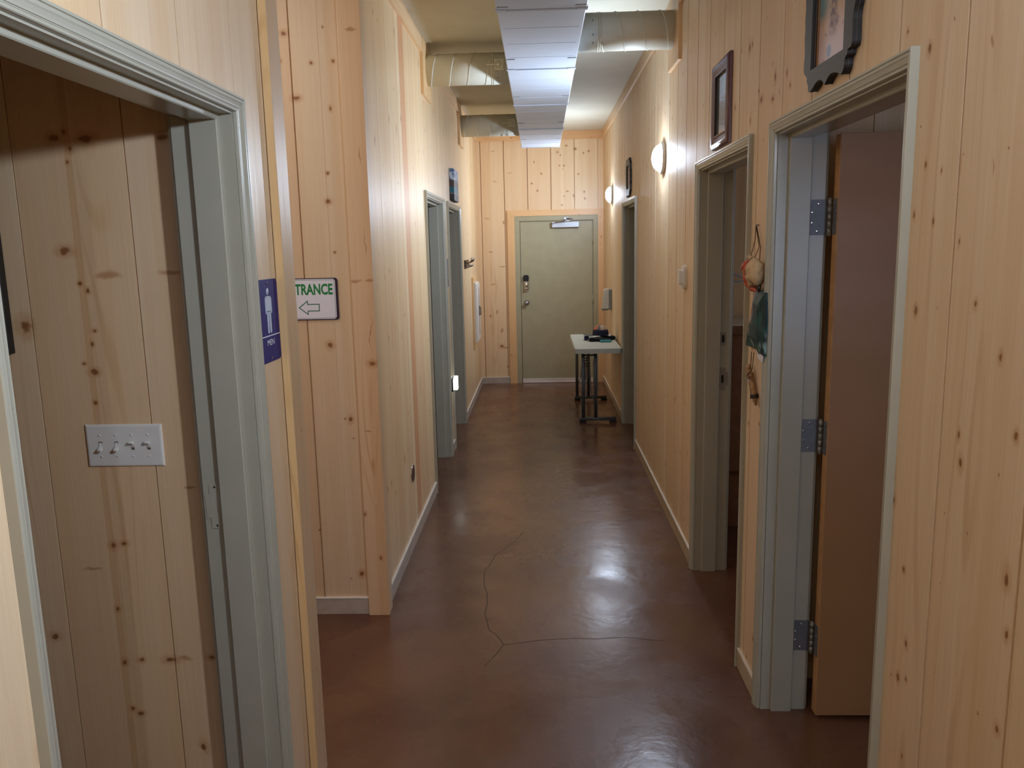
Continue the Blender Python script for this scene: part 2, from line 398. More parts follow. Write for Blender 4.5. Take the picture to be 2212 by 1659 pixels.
def tile_mat(name, rgb):
    k = NT(name); obc, sp = k.coords()
    n1 = k.noise(obc, 9.0, 5.0, 0.65, 0.6); n2 = k.noise(obc, 40.0, 3.0)
    c = k.mix(k.ramp(n1, 0.35, 0.65), lin((rgb[0]-16, rgb[1]-17, rgb[2]-18)), lin(rgb))
    c = k.mix(k.ramp(n2, 0.55, 0.75, 0, 0.35), c, lin((rgb[0]-34, rgb[1]-36, rgb[2]-40)))
    k.set(Base_Color=c, Roughness=0.45); return k.m
M['tile'] = tile_mat('stone_base_tile', (190, 178, 164))
M['tileR'] = tile_mat('stone_base_tile_warm', (196, 178, 150))

def floor_mat():
    k = NT('stained_concrete'); obc, sp = k.coords()
    n1 = k.noise(obc, 1.3, 4.0, 0.55, 0.6)
    n2 = k.noise(obc, 3.0, 3.0, 0.50, 0.3)
    n3 = k.noise(obc, 24.0, 4.0, 0.62)
    c = k.mix(k.ramp(n1, 0.30, 0.70), lin((90, 56, 40)), lin((112, 78, 55)))
    c = k.mix(k.ramp(n2, 0.36, 0.76, 0.0, 0.30), c, lin((98, 56, 39)))
    c = k.mix(k.ramp(n2, 0.52, 0.90, 0.0, 0.28), c, lin((72, 41, 28)))
    c = k.mix(k.ramp(n3, 0.46, 0.84, 0.0, 0.12), c, lin((130, 94, 70)))
    # pale worn patches
    n4 = k.noise(k.vmath('ADD', obc, (3.1, 7.7, 0)), 2.6, 4.0, 0.55, 1.0)
    c = k.mix(k.ramp(n4, 0.73, 0.80, 0.0, 0.24), c, lin((164, 128, 104)))
    k.set(Base_Color=c, Roughness=k.ramp(n2, 0.3, 0.75, 0.20, 0.33), Specular_IOR_Level=0.5)
    h = k.math('ADD', k.math('MULTIPLY', k.noise(obc, 22.0, 3.0, 0.6), 1.0), k.math('MULTIPLY', k.noise(obc, 7.0, 2.0), 1.6))
    k.bump(h, 0.17, 0.004)
    return k.m
M['floor'] = floor_mat()
M['crack'] = plain('floor_crack', (44, 28, 22), 0.8)
def emit(name, rgb, strength):
    k = NT(name); k.set(Base_Color=lin(rgb), Emission_Color=lin(rgb), Emission_Strength=strength, Roughness=0.4); return k.m
# milky dome: the LED behind it makes the middle brightest
for n_, e_ in (('lamp_rim', 45.0), ('lamp_mid', 380.0), ('lamp', 840.0)):
    M[n_] = emit('sconce_' + n_, (214, 232, 255), e_); M[n_].cycles.emission_sampling = 'FRONT'
M['nightlamp'] = emit('night_light_glow', (240, 255, 250), 3.0)

# ------------------------------------------------------------------ door table: (y0, y1) of the casing
ZT = 2.11
DR = dict(A=(1.78, 2.825), B=(3.09, 4.13), C=(6.70, 7.745))
DL = dict(M=(1.08, 2.135), K=(5.50, 6.55), L=(6.80, 7.845))
def opn(d): return (d[0]+0.028, d[1]-0.028, ZT-0.028)

# ------------------------------------------------------------------ SETTING
bm = B(); box(bm, -3.6, 3.6, -4.3, D+0.3, -0.12, 0.0)
# hairline cracks, part of the slab
for line in ([(-.13,4.69),(-.17,4.55),(-.21,4.47),(-.28,4.32),(-.305,4.17),(-.326,4.10),(-.322,4.0),(-.319,3.925),(-.295,3.82),(-.285,3.7),(-.29,3.6),(-.272,3.49),(-.26,3.42),(-.229,3.38),(-.205,3.33),(-.187,3.28)],
             [(-.187,3.28),(-.1,3.30),(-.02,3.321),(.06,3.332),(.14,3.336),(.22,3.331),(.349,3.345),(.40,3.335),(.449,3.321),(.52,3.31)],
             [(-.187,3.28),(-.215,3.2),(-.258,3.095)]):
    for (a, b) in zip(line[:-1], line[1:]):
        d = Vector((b[0]-a[0], b[1]-a[1], 0)).normalized(); n = Vector((-d.y, d.x, 0))*0.0015
        A, Bv = Vector((a[0], a[1], 0.0003)), Vector((b[0], b[1], 0.0003))
        quad(bm, A-n, Bv-n, Bv+n, A+n, 1)
struct('floor', bm, [M['floor'], M['crack']], 'glossy brown stained concrete hallway floor with hairline cracks', 'floor')
bm = B(); box(bm, -3.6, 3.6, -4.3, D+0.3, ZC, ZC+0.1)
struct('ceiling', bm, M['ceil'], 'flat painted hallway ceiling above the ducts', 'ceiling')

bm = B()
ops = [opn(DR[k]) for k in 'ABC']
boards(bm, onR, 1.59, 0.289, -4.2, D, 0, ZC, ops, 0.0085, 0.018)
plate_wall(bm, onR, -4.2, D, 0, ZC, ops)
struct('wall_right', bm, M['right'], 'right pine board wall with three doorways and two sconces', 'wall')
bm = B()
o1 = [opn(DL['M'])]
boards(bm, onL, 1.488, 0.313, -4.2, 2.334, 0, ZC, o1)
plate_wall(bm, onL, -4.2, YN-0.004, 0, ZC, o1)
struct('wall_left', bm, M['near'], 'near left pine wall around the restroom doorway', 'wall')
bm = B()
o2 = [opn(DL[k]) for k in 'KL']
boards(bm, onL, -0.03, 0.288, YP-0.001, D, 0, ZC, o2)
plate_wall(bm, onL, YP-0.001, D, 0, ZC, o2)
struct('wall_left_far', bm, M['left'], 'far left pine wall beyond the side hall', 'wall')
bm = B()
boards(bm, onE, -0.717, 0.288, XL, XR, 0, ZC, [(-.33, .75, 2.12)], 0.0105, 0.02)
struct('wall_end', bm, M['end'], 'knotty pine wall at the far end of the hallway', 'wall')
bm = B()
boards(bm, onP, -1.058, 0.288, -3.4, XL+0.001, 0, ZC, (), 0.009)
struct('wall_hall', bm, M['perp'], 'pine wall facing us in the side hall, carrying the entrance sign', 'wall')
bm = B()
boards(bm, onI, -1.085, 0.305, -3.4, XL-WT, 0, ZC)
struct('wall_restroom', bm, M['inner'], 'pine wall inside the restroom, seen through the left doorway', 'wall')
# walls of the rooms behind the doorways
bm = B()
box(bm, XL-WT-2.3, XL-0.002, YI+0.012, YN-0.012, 0, ZC)            # between restroom and side hall
struct('wall_between', bm, M['room'], 'pine wall between restroom and side hall', 'wall')
bm = B()
for (x0, x1, y0, y1) in ((-3.5, -3.4, -4.2, D), (3.3, 3.4, -4.2, 3.4), (3.3, 3.4, 4.4, D)): box(bm, x0, x1, y0, y1, 0, ZC)
for z0, z1 in ((0, 0.95), (2.15, ZC)):
    box(bm, 3.3, 3.4, 3.4, 4.4, z0, z1)
struct('wall_outer', bm, M['roomy'], 'outer pine walls of the side rooms', 'wall')
bm = B()
boards(bm, lambda u, v, w: (u, 3.0 - w, v), 0.9, 0.288, XR+WT, 3.3, 0, ZC)
box(bm, XR+WT, 3.3, 3.012, 3.03, 0, ZC)
boards(bm, lambda u, v, w: (u, 5.2 - w, v), 0.9, 0.288, XR+WT, 3.3, 0, ZC)
box(bm, XR+WT, 3.3, 5.212, 5.3, 0, ZC)
box(bm, XR+WT, 3.3, 8.6, 8.7, 0, ZC)
box(bm, -3.4, XL-WT, 4.4, 4.5, 0, ZC); box(bm, -3.4, XL-WT, 6.66, 6.70, 0, ZC); box(bm, -3.4, XL-WT, 9.0, 9.1, 0, ZC)
box(bm, -3.4, 3.4, -4.3, -4.2, 0, ZC); box(bm, -3.4, 3.4, D+0.2, D+0.3, 0, ZC)
box(bm, -3.4, XL-WT, -1.2, -1.1, 0, ZC)
box(bm, XR+WT, 1.4, -1.2, -1.1, 0, ZC); box(bm, 2.6, 3.3, -1.2, -1.1, 0, ZC); box(bm, 1.4, 2.6, -1.2, -1.1, 0, .95); box(bm, 1.4, 2.6, -1.2, -1.1, 2.15, ZC)
struct('wall_rooms', bm, M['room'], 'pine partitions of the dim side rooms', 'wall')
# window of the right-hand room
for n_, f_, u0_, u1_ in ((1, lambda u, v, w: (u, -1.1 + w, v), 1.4, 2.6), (2, lambda u, v, w: (3.3 - w, u, v), 3.4, 4.4)):
    wn = thing('window_%d' % n_, f_((u0_+u1_)/2, .95, 0), ('window of the nearest dim right room', 'window of the second dim right room')[n_-1], 'window', None, 'structure')
    bm = B(); sweep_ring(bm, [(-.06, 0), (-.06, .03), (0, .03), (0, -.09)], u0_, u1_, 0.95, 2.15, f_)
    part('window_frame', bm, M['sage'], wn)
    bm = B(); box(bm, (u0_+u1_)/2-.02, (u0_+u1_)/2+.02, .95, 2.15, -.06, -.04, f_); part('mullion', bm, M['sage'], wn)

# crown boards, skirting tiles, corner boards
plqL = [(5.55, 5.935), (7.99, 8.375)]; plqR = (4.665, 5.02)
def crown(name, f, a, b, cuts, label):
    bm = B(); e = [a] + [x for c in cuts for x in c] + [b]
    for s, t in zip(e[0::2], e[1::2]):
        box(bm, s, t, ZC-0.1, ZC, 0, 0.018, f, 0.0015)
    struct(name, bm, M['trimY'], label, 'trim')
crown('trim_1', onR, -4.2, D-0.0182, [plqR], 'pine crown board along the top of the right wall')
crown('trim_2', onL, YP+.07, D-0.0182, plqL, 'pine crown board along the top of the far left wall')
bm = B(); box(bm, XL, XR, ZC-0.1, ZC, 0, 0.018, onE, 0.0015)
struct('trim_3', bm, M['trimX'], 'pine crown board across the end wall', 'trim')
def plaque(name, f, y0, y1, z0, label):
    bm = B(); box(bm, y0, y1, z0, ZC-0.0005, 0, 0.0205, f, 0.001)
    struct(name, bm, M['plaque'], label, 'trim')
plaque('trim_4', onL, *plqL[0], 2.735, 'square pine board where the nearer left branch duct enters the wall')
plaque('trim_5', onL, *plqL[1], 2.705, 'square pine board where the farther left branch duct enters the wall')
plaque('trim_6', onR, *plqR, 2.715, 'square pine board where the right branch duct enters the wall')
# near corner of the left wall: one board on the corridor face, one round the corner
bm = B(); box(bm, 2.3375, YN+0.0245, 0, ZC, 0.0, 0.025, onL, 0.0015)
for fc in bm.faces:
    if fc.calc_center_median().y < 2.3376: fc.material_index = 1
struct('trim_7', bm, [M['postY'], M['postN']], 'grey brown corner board at the near side of the side hall', 'trim')
bm = B(); box(bm, XL-0.09, XL-0.0005, YN+.0, YN+0.0245, 0, ZC, idn, 0.002)
struct('trim_8', bm, [M['postN']], 'inner corner board of the near left wall', 'trim')
# far corner post
bm = B(); box(bm, -.842, XL+0.0275, YP-0.026, YP+0.0, 0, ZC, idn, 0.002)
struct('trim_10', bm, M['postP'], 'reddish pine corner board beside the entrance sign', 'trim')
bm = B(); box(bm, XL, XL+0.025, YP+0.0005, YP+0.068, 0, ZC, idn, 0.002)
struct('trim_11', bm, M['postY'], 'side board of the far corner of the side hall', 'trim')

def skirting(name, segs, mat, label):
    root = thing(name, (0, 0, 0), label, 'baseboard', None, 'structure')
    bm = B(); bs = B()
    for (f, a, b) in segs:
        box(bm, a, b, 0, 0.078, 0, 0.011, f, 0.001)
        box(bs, a, b, 0.078, 0.0845, 0, 0.0125, f, 0.001)
    part('tile_row', bm, mat, root); part('edge_strip', bs, M['edge_strip'], root)
skirting('baseboard_right', [(onR, -4.2, DR['A'][0]), (onR, DR['A'][1], DR['B'][0]), (onR, DR['B'][1], DR['C'][0]), (onR, DR['C'][1], D)], M['tileR'], 'stone tile skirting along the right wall')
skirting('baseboard_left', [(onL, -4.2, DL['M'][0]), (onL, YP+.069, DL['K'][0]), (onL, DL['K'][1], DL['L'][0]), (onL, DL['L'][1], D)], M['tile'], 'stone tile skirting along the left wall')
skirting('baseboard_hall', [(onP, -3.4, -.843)], M['tile'], 'grey stone tile skirting under the entrance sign')
skirting('baseboard_end', [(onE, XL+.012, -.401)], M['tile'], 'short stone tile skirting left of the end door')

# ------------------------------------------------------------------ DOORWAYS
CAS = [(0,0),(0,.0180),(.0015,.0195),(.009,.0195),(.0105,.0165),(.0135,.0165),(.0150,.0178),(.021,.0178),(.026,.0160),(.036,.0135),(.041,.0125),(.0422,.0105),(.0445,.0105),(.0455,.0095),(.053,.0095),(.0555,.0075),(.057,.001),(.057,-.001)]
CAS = [(a*.667, b) for a, b in CAS]
def doorway(n, f, d, label, strike=None, hinge=None):
    y0, y1 = d
    cx = f((y0+y1)/2, 0, 0)
    r = thing('door_%d' % n, (cx[0], cx[1], 0), label, 'doorway', None, 'structure')
    bm = B(); sweep_frame(bm, CAS, y0, y1, ZT, f)
    part('casing', bm, M['sage'], r)
    j = 0.043                                                     # frame inside the casing
    J = [(j-.016, -.002), (j, -.002), (j, -.037), (j+.0125, -.0372), (j+.015, -.0397), (j+.015, -.1085), (j+.0125, -.111), (j, -.1115), (j, -WT+.001), (j-.002, -WT-.002), (j-.020, -WT-.002)]
    bm = B(); sweep_frame(bm, J, y0, y1, ZT, f)
    part('frame', bm, M['sage'], r)
    bm = B(); sweep_frame(bm, [(s, -WT-w) for s, w in CAS if w >= 0], y0, y1, ZT, f)
    part('room_casing', bm, M['sage'], r)
    return r
dA = doorway(1, onR, DR['A'], 'nearest right doorway with sage frame and a brown door swung open into a dim room')
dB = doorway(2, onR, DR['B'], 'second right doorway with sage frame and steel strike plates')
dC = doorway(3, onR, DR['C'], 'third right doorway with sage frame beside the folding table')
dM = doorway(4, onL, DL['M'], 'nearest left doorway with sage frame, leading to the restroom')
dK = doorway(5, onL, DL['K'], 'nearer of the two far left doorways')
dL = doorway(6, onL, DL['L'], 'farther of the two far left doorways, under the canvas picture')

# open leaf of the nearest right door: hinge edge at the room side of the far jamb, swung 90 degrees
yj = DR['A'][1]-0.043                                             # far jamb face
X0 = XR + WT + 0.021
bm = B(); box(bm, X0, X0+0.895, yj-0.064, yj-0.020, 0.014, 2.058, idn, 0.0012)
leaf = part('door_leaf', bm, M['veneer'], dA, label='brown veneer door leaf standing open')
bm = B(); box(bm, X0-0.0012, X0, yj-0.0625, yj-0.0215, 0.016, 2.056)
part('leaf_edge', bm, M['veneer_edge'], leaf, label='lighter hinge edge of the door leaf')
for zc in (1.795, 1.045, 0.295):
    bm = B(); H = 0.0585
    f = lambda u, v, w: (u, yj - w, v)
    prism(bm, rrect(XR+.1125, X0-.014, zc-H, zc+H, .004, 3), 0.0, 0.0024, f)
    g = lambda u, v, w: (X0 - 0.0012 - w, u, v)
    prism(bm, rrect(yj-.057, yj-.024, zc-H, zc+H, .003, 3), 0.0, 0.0024, g)
    h = part('hinge', bm, M['hinge'], dA)
    bm = B()
    for k in range(5):
        a = zc - H + k*2*H/5
        tube(bm, [(X0-.010, yj-.016, a+.0006), (X0-.010, yj-.016, a+2*H/5-.0006)], 0.0075, 14)
    tube(bm, [(X0-.010, yj-.016, zc+H), (X0-.010, yj-.016, zc+H+.004)], [0.0075, 0.005], 14)
    tube(bm, [(X0-.010, yj-.016, zc-H-.004), (X0-.010, yj-.016, zc-H)], [0.005, 0.0075], 14)
    part('hinge_knuckle', bm, M['plate'], h)
    for (du, dv) in ((.006, .045), (-.014, .017), (-.014, -.017), (.004, -.045)):
        for q in ((lambda u, v, w: (XR+.134+du+u, yj-.0024-w, zc+dv+v)), (lambda u, v, w: (X0-.0036-w, yj-.040+du*.6+u, zc+dv+v))):
            bm = B(); lathe(bm, [(0.0046, 0), (0.0038, .0012), (0.001, .0008)], q, 10); part('screw', bm, M['chrome'], h)

def strike(parent, yj, s, x0, x1, z0, z1, hole, lip, name='strike_plate', mat='plate', dark='black'):
    """plate on a far jamb; s = +1 right wall, -1 left wall; x as distance from the wall plane into the frame"""
    X = (lambda d: XR + d) if s > 0 else (lambda d: XL - d)
    f = lambda u, v, w: (X(u), yj - w, v)
    bm = B()
    a, b, c, d = hole
    t = 0.0018
    for (p, q, r_, s_) in ((x0, a, z0, z1), (b, x1, z0, z1), (a, b, z0, c), (a, b, d, z1)): box(bm, p, q, r_, s_, 0, t, f)
    if lip: box(bm, x1, x1+.012, (z0+z1)/2-.034, (z0+z1)/2+.034, 0, t, f)
    o = part(name, bm, M[mat], parent)
    bm = B(); quad(bm, f(a, c, .0004), f(b, c, .0004), f(b, d, .0004), f(a, d, .0004))
    part('latch_hole', bm, M[dark], o)
    for z in (z0+.008, z1-.008):
        bm = B(); lathe(bm, [(.0038, t), (.003, t+.001), (.0008, t+.0006)], lambda u, v, w, z=z: f((a+b)/2+u, z+v, w), 10)
        part('screw', bm, M['steel'], o)
yb = DR['B'][1]-.043
strike(dB, yb, 1, .1135, .1435, 1.205, 1.272, (.122, .135, 1.220, 1.257), False, 'deadbolt_plate')
strike(dB, yb, 1, .1125, .145, .975, 1.092, (.123, .135, 1.012, 1.052), True)
ym = DL['M'][1]-.043
strike(dM, ym, -1, .1125, .145, .972, 1.098, (.123, .1345, 1.015, 1.05), True, mat='sage', dark='sage')

# end door: steel frame, leaf, pine casing
dE = thing('door_7', (0.2, D-.02, 0), 'khaki steel exit door at the far end of the hallway', 'door', None, 'structure')
bm = B(); bs = B()
cz = 2.168; ca, cb, ci, co = -.401, XR-.001, -.312, .722
prism(bm, [(ca, 0), (ci, 0), (ci, 2.095), (ca, cz)], 0, .021, onE)
prism(bm, [(co, 0), (cb, 0), (cb, cz-.012), (co, 2.095)], 0, .021, onE)
o = part('casing_leg', bm, M['trimZ'], dE, label='knotty pine door casing')
bm = B(); prism(bm, [(ci, 2.0955), (co, 2.0955), (cb, cz-.0115), (cb, cz), (ca, cz+.0005)], 0, .0205, onE)
part('casing_head', bm, M['trimX'], dE, label='knotty pine board over the exit door')
bm = B(); sweep_frame(bm, [(0, -.06), (0, .012), (.056, .012), (.060, .008), (.060, -.004), (.066, -.004), (.066, -.03)], ci, co, 2.0945, onE)
part('frame', bm, M['doorpaint'], dE)
la, lb, lt = ci+.0665, co-.0665, 2.0945-.0665
bm = B(); box(bm, la+.0025, lb-.0025, .012, lt-.0025, -.04, .003, onE, .0015)
leafE = part('door_leaf', bm, M['doorpaint'], dE)
bm = B(); box(bm, ci, co, 0, 2.09, -.08, -.065, onE); part('door_stop', bm, M['rubber'], dE)
bm = B(); box(bm, la+.003, lb-.003, .006, .058, .003, .010, onE, .001)
box(bm, la+.003, lb-.003, .003, .016, .010, .016, onE, .001)
for u in (la+.06, (la+lb)/2-.02, lb-.06): lathe(bm, [(.005, .010), (.004, .013)], lambda a, b, w, u=u: onE(u+a, .037+b, w), 10)
part('door_sweep', bm, M['sweep'], dE, label='white door sweep')
for z in (1.80, 1.06, .30):
    bm = B(); tube(bm, [(lb+.002, z-.055, .008), (lb+.002, z+.055, .008)], .0075, 12, f=onE)
    part('hinge', bm, M['doorpaint'], dE)
# knob, push-button lock, closer
bm = B(); f = lambda u, v, w: onE(-.178+u, 1.026+v, w)
lathe(bm, [(.033, .003), (.033, .008), (.014, .012), (.012, .030), (.022, .036), (.0275, .046), (.027, .056), (.018, .064), (.004, .066)], f, 24)
part('door_knob', bm, M['steel'], leafE)
bm = B(); prism(bm, rrect(-.214, -.146, 1.165, 1.372, .030, 6), .003, .016, onE)
lk = part('keypad_lock', bm, M['chrome'], leafE)
bm = B(); prism(bm, rrect(-.2145, -.1455, 1.296, 1.373, .020, 5), .016, .034, onE); part('keypad', bm, M['black'], lk)
bm = B(); tube(bm, [(-.180, 1.19, .022), (-.180, 1.296, .022)], .021, 16, f=onE)
lathe(bm, [(.017, .02), (.017, .050), (.012, .056), (.002, .057)], lambda a, b, w: onE(-.180+a, 1.205+b, w), 18); part('turn_knob', bm, M['chrome'], lk)
bm = B(); box(bm, .152, .486, 1.948, 2.016, .003, .062, onE, .004)
cl = part('door_closer', bm, M['silver'], leafE, label='silver door closer')
bm = B()
box(bm, .30, .36, 2.045, 2.075, .012, .022, onE, .002)
tube(bm, [(.31, 2.024, .045), (.31, 2.045, .045)], .011, 12, f=onE)
tube(bm, [(.31, 2.038, .05), (.235, 2.020, .12), (.195, 2.012, .15)], .008, 8, f=onE)
tube(bm, [(.33, 2.062, .018), (.40, 2.045, .09), (.43, 2.036, .11), (.195, 2.016, .15)], .007, 8, f=onE)
part('closer_arm', bm, M['steel'], cl)

# ------------------------------------------------------------------ DUCTS
ZB, ZTOP = 2.775, 3.06
DX0, DX1 = -.181, .229
joints = [2.62, 3.87, 5.10, 6.34, 7.61]; DEND = 8.95
md = thing('air_duct', (0.024, 4.0, ZB), 'long white rectangular air duct running down the middle of the ceiling', 'duct')
edges = [-4.0, -1.2, .05, 1.35] + joints + [DEND]
for i, (a, b) in enumerate(zip(edges[:-1], edges[1:])):
    bm = B(); s = .0016*(i % 2)
    box(bm, DX0+s, DX1-s, a+.0012, b-.0012, ZB+s, ZTOP-s, idn, .004)
    # shallow cross-breaks pressed into the sheet
    nb = max(1, int((b-a)/.3))
    for k in range(1, nb):
        y = a + k*(b-a)/nb
        box(bm, DX0+.02, DX1-.02, y-.0015, y+.0015, ZB+s-.0011, ZB+s+.001, idn)
    part('duct_section', bm, M['duct'], md)
for y in joints + [DEND]:
    bm = B()
    box(bm, DX0-.003, DX1+.003, y-.007, y-.0005, ZB-.005, ZTOP, idn, .001)
    box(bm, DX0-.004, DX0+.045, y-.017, y+.010, ZB-.0045, ZB+.01, idn, .0015); box(bm, DX1-.045, DX1+.004, y-.017, y+.010, ZB-.0045, ZB+.01, idn, .0015)
    cp = part('joint_collar', bm, M['duct'], md)
for y in (3.81, 4.83, 5.99, 7.23, 8.30):
    for x in (DX0+.006, DX1-.055):
        bm = B(); box(bm, x, x+.05, y-.002, y+.002, ZB-.0012, ZB+.001); part('seam_slit', bm, M['dark_joint'], md)
for y in joints[1:2]:
    bm = B(); box(bm, DX0+.05, DX1-.05, y+.001, y+.004, ZB-.0014, ZB+.001); part('seam_slit', bm, M['dark_joint'], md)

def branch(yc, zc, r, s, label, knob):
    """round spiral duct from the side of the main duct to the wall; s = +1 right, -1 left"""
    xa = DX1 if s > 0 else DX0; xb = XR-.0205 if s > 0 else XL+.0205
    t = thing('branch_duct', (xa, yc, zc), label, 'duct', 'round branch ducts off the main duct')
    bm = B(); tube(bm, [(xa+s*.001, yc, zc), (xb, yc, zc)], r, 48)
    part('pipe', bm, M['duct2'], t)
    bm = B(); pts = []
    L = abs(xb-xa)-.13; pitch = .125; n = int(L/pitch*36)
    for i in range(n+1):
        a = i/36*2*PI*(1 if s < 0 else 1)
        x = xb - s*(i/36*pitch)
        pts.append((x, yc + r*math.cos(a + 0.6), zc + r*math.sin(a + 0.6)*(-1)))
    tube(bm, pts, .0042, 6)
    part('spiral_seam', bm, M['duct2'], t)
    bm = B(); xc = xa + s*.115
    for dx in (0, .012):
        tube(bm, [(xc+s*dx, yc+(r+.0005)*math.cos(a), zc+(r+.0005)*math.sin(a)) for a in [2*PI*i/40 for i in range(41)]], .003, 6, False)
    part('collar', bm, M['duct2'], t)
    for a in (0.35, 0.8, -.4):
        bm = B(); v = Vector((0, -math.cos(a), -math.sin(a)))
        p = Vector((xc - s*.03, yc, zc)) + v*(r-.001); tube(bm, [p, p+v*.004], [.005, .003], 8)
        part('screw', bm, M['steel'], t)
    if knob:
        g = lambda u, v, w: (xa + s*.075 + u, yc - r - w + .006, zc + v + .005)
        bm = B(); box(bm, -.032, .034, -.038, .036, .004, .010, g, .001)
        d = part('damper_plate', bm, M['duct2'], t)
        bm = B(); lathe(bm, [(.031, .010), (.031, .015), (.026, .015), (.026, .011)], g, 28, close=False)
        tube(bm, [(-.02, 0, .012), (.02, 0, .012)], .004, 8, f=g); tube(bm, [(0, -.02, .012), (0, .02, .012)], .004, 8, f=g)
        lathe(bm, [(.009, .010), (.009, .019), (.004, .021), (.0005, .0215)], g, 16)
        part('damper_dial', bm, M['duct2'], d)
        bm = B(); box(bm, min(s*.02, s*.085), max(s*.02, s*.085), -.005, .005, .010, .014, g, .001); part('damper_lever', bm, M['duct2'], d)
branch(5.77, 2.925, .103, -1, 'nearer of the two round branch ducts on the left of the main duct', True)
branch(8.21, 2.905, .103, -1, 'farther of the two round branch ducts on the left of the main duct', True)
branch(4.86, 2.915, .103, 1, 'round branch duct on the right of the main duct', False)

# ------------------------------------------------------------------ SCONCES
def sconce(y, label):
    z = 2.255
    t = thing('wall_sconce', (XR, y, z), label, 'lamp', 'glowing dome sconces on the right wall')
    f = lambda u, v, w: onR(y+u, z+v, w)
    bm = B(); lathe(bm, [(.094, 0), (.097, .004), (.097, .018), (.094, .022), (.088, .022), (.086, .017), (.040, .016)], f, 40)
    part('base_ring', bm, M['white_pl'], t)
    bm = B(); an = [0, 15, 30, 45, 60, 75, 88]
    pr = [(.085*math.cos(math.radians(a)), .0175+.058*math.sin(math.radians(a))) for a in an]
    for k in range(6): lathe(bm, pr[k:k+2], f, 24, (0, 0, 1, 1, 2, 2)[k], close=False)
    bm.faces.new([bm.verts.new(f(pr[-1][0]*math.cos(2*PI*k/24), pr[-1][0]*math.sin(2*PI*k/24), pr[-1][1])) for k in range(24)]).material_index = 2
    part('diffuser', bm, [M['lamp_rim'], M['lamp_mid'], M['lamp']], t)
sconce(5.28, 'nearer of the two lit dome sconces on the right wall')
sconce(8.93, 'farther lit dome sconce, next to the end wall')
sconce(0.8, 'lit dome sconce on the right wall beside the viewer, before the nearest right doorway')
sconce(-2.45, 'lit dome sconce behind the viewer on the right wall')
def area(name, loc, rot, sx, sy, e, col):
    l = bpy.data.lights.new(name, 'AREA'); l.shape = 'RECTANGLE'; l.size = sx; l.size_y = sy; l.energy = e; l.color = col
    o = bpy.data.objects.new(name, l); C.objects.link(o); o.location = loc; o.rotation_euler = rot
    return o
def fill_lamp(x, y, sx, sy, label, rad, col):  # invented ceiling fixture, always out of view, added as fill light
    t = thing('fill_lamp', (x, y, ZC), label, 'lamp')
    bm = B(); box(bm, x-sx-.02, x+sx+.02, y-sy-.02, y+sy+.02, ZC-.06, ZC-.0005, idn, .004); part('housing', bm, M['white_pl'], t)
    bm = B(); box(bm, x-sx, x+sx, y-sy, y+sy, ZC-.070, ZC-.0605, idn, .004); part('diffuser', bm, M['white_pl'], t)
    a = area('fill_glow', (0, 0, -.0705), (0, 0, 0), 2*sx, 2*sy, rad*PI*4*sx*sy, col); a.parent = t
fill_lamp(-.45, -1.2, .08, .6, 'long white fill lamp added out of sight behind the viewer', 8.0, (1.0, .91, .77))  # added fill behind the camera, brightens the near right wall
fill_lamp(-1.9, 3.0, .45, .2, 'white fill lamp added out of sight inside the side hall', 13.0, (.88, .91, .96))  # added fill in the hidden hall, brightens the right wall opposite
fill_lamp(-3.0, -.6, .17, .07, 'white fill lamp added out of sight deep inside the restroom', 8.0, (1.0, .91, .77))  # added weak fill, lifts the shaded part of the restroom wall

# ------------------------------------------------------------------ SIGNS
M['navy'] = plain('sign_navy', (36, 27, 104), 0.55, var=0.0, spec=0.3)
M['signwhite'] = plain('sign_white', (226, 226, 236), 0.4, var=0.0)
M['signpale'] = plain('sign_pale_figure', (196, 206, 222), 0.4, var=0.0)
M['green'] = plain('sign_green', (6, 128, 66), 0.45, var=0.0)
M['green2'] = plain('sign_green_line', (30, 106, 84), 0.45, var=0.0)
M['signdark'] = plain('sign_dark_back', (40, 26, 52), 0.4, var=0.0)
def figure_poly(bm, f, uc, zt, s, w0, w1):
    """standing figure with arms at its sides; head top at zt, s = height of the figure"""
    lathe(bm, [(.001, w1), (.073*s, w1), (.073*s, w0)], lambda a, b, w: f(uc+a, zt-.078*s+b*1.05, w), 20, close=False)
    T = zt - .175*s
    for sg in (-1, 1):
        arm = [(sg*.10*s, T), (sg*.155*s, T-.008*s), (sg*.195*s, T-.04*s), (sg*.205*s, T-.09*s), (sg*.205*s, T-.36*s), (sg*.19*s, T-.385*s), (sg*.165*s, T-.385*s), (sg*.15*s, T-.36*s), (sg*.145*s, T-.10*s)]
        prism(bm, [(uc+a, b) for a, b in arm], w0, w1, f)
        leg = [(sg*.012*s, T-.33*s), (sg*.125*s, T-.33*s), (sg*.122*s, T-.78*s), (sg*.105*s, T-.815*s), (sg*.06*s, T-.82*s), (sg*.03*s, T-.80*s)]
        prism(bm, [(uc+a, b) for a, b in leg], w0, w1, f)
    prism(bm, [(uc-.132*s, T), (uc+.132*s, T), (uc+.128*s, T-.345*s), (uc-.128*s, T-.345*s)], w0, w1, f)
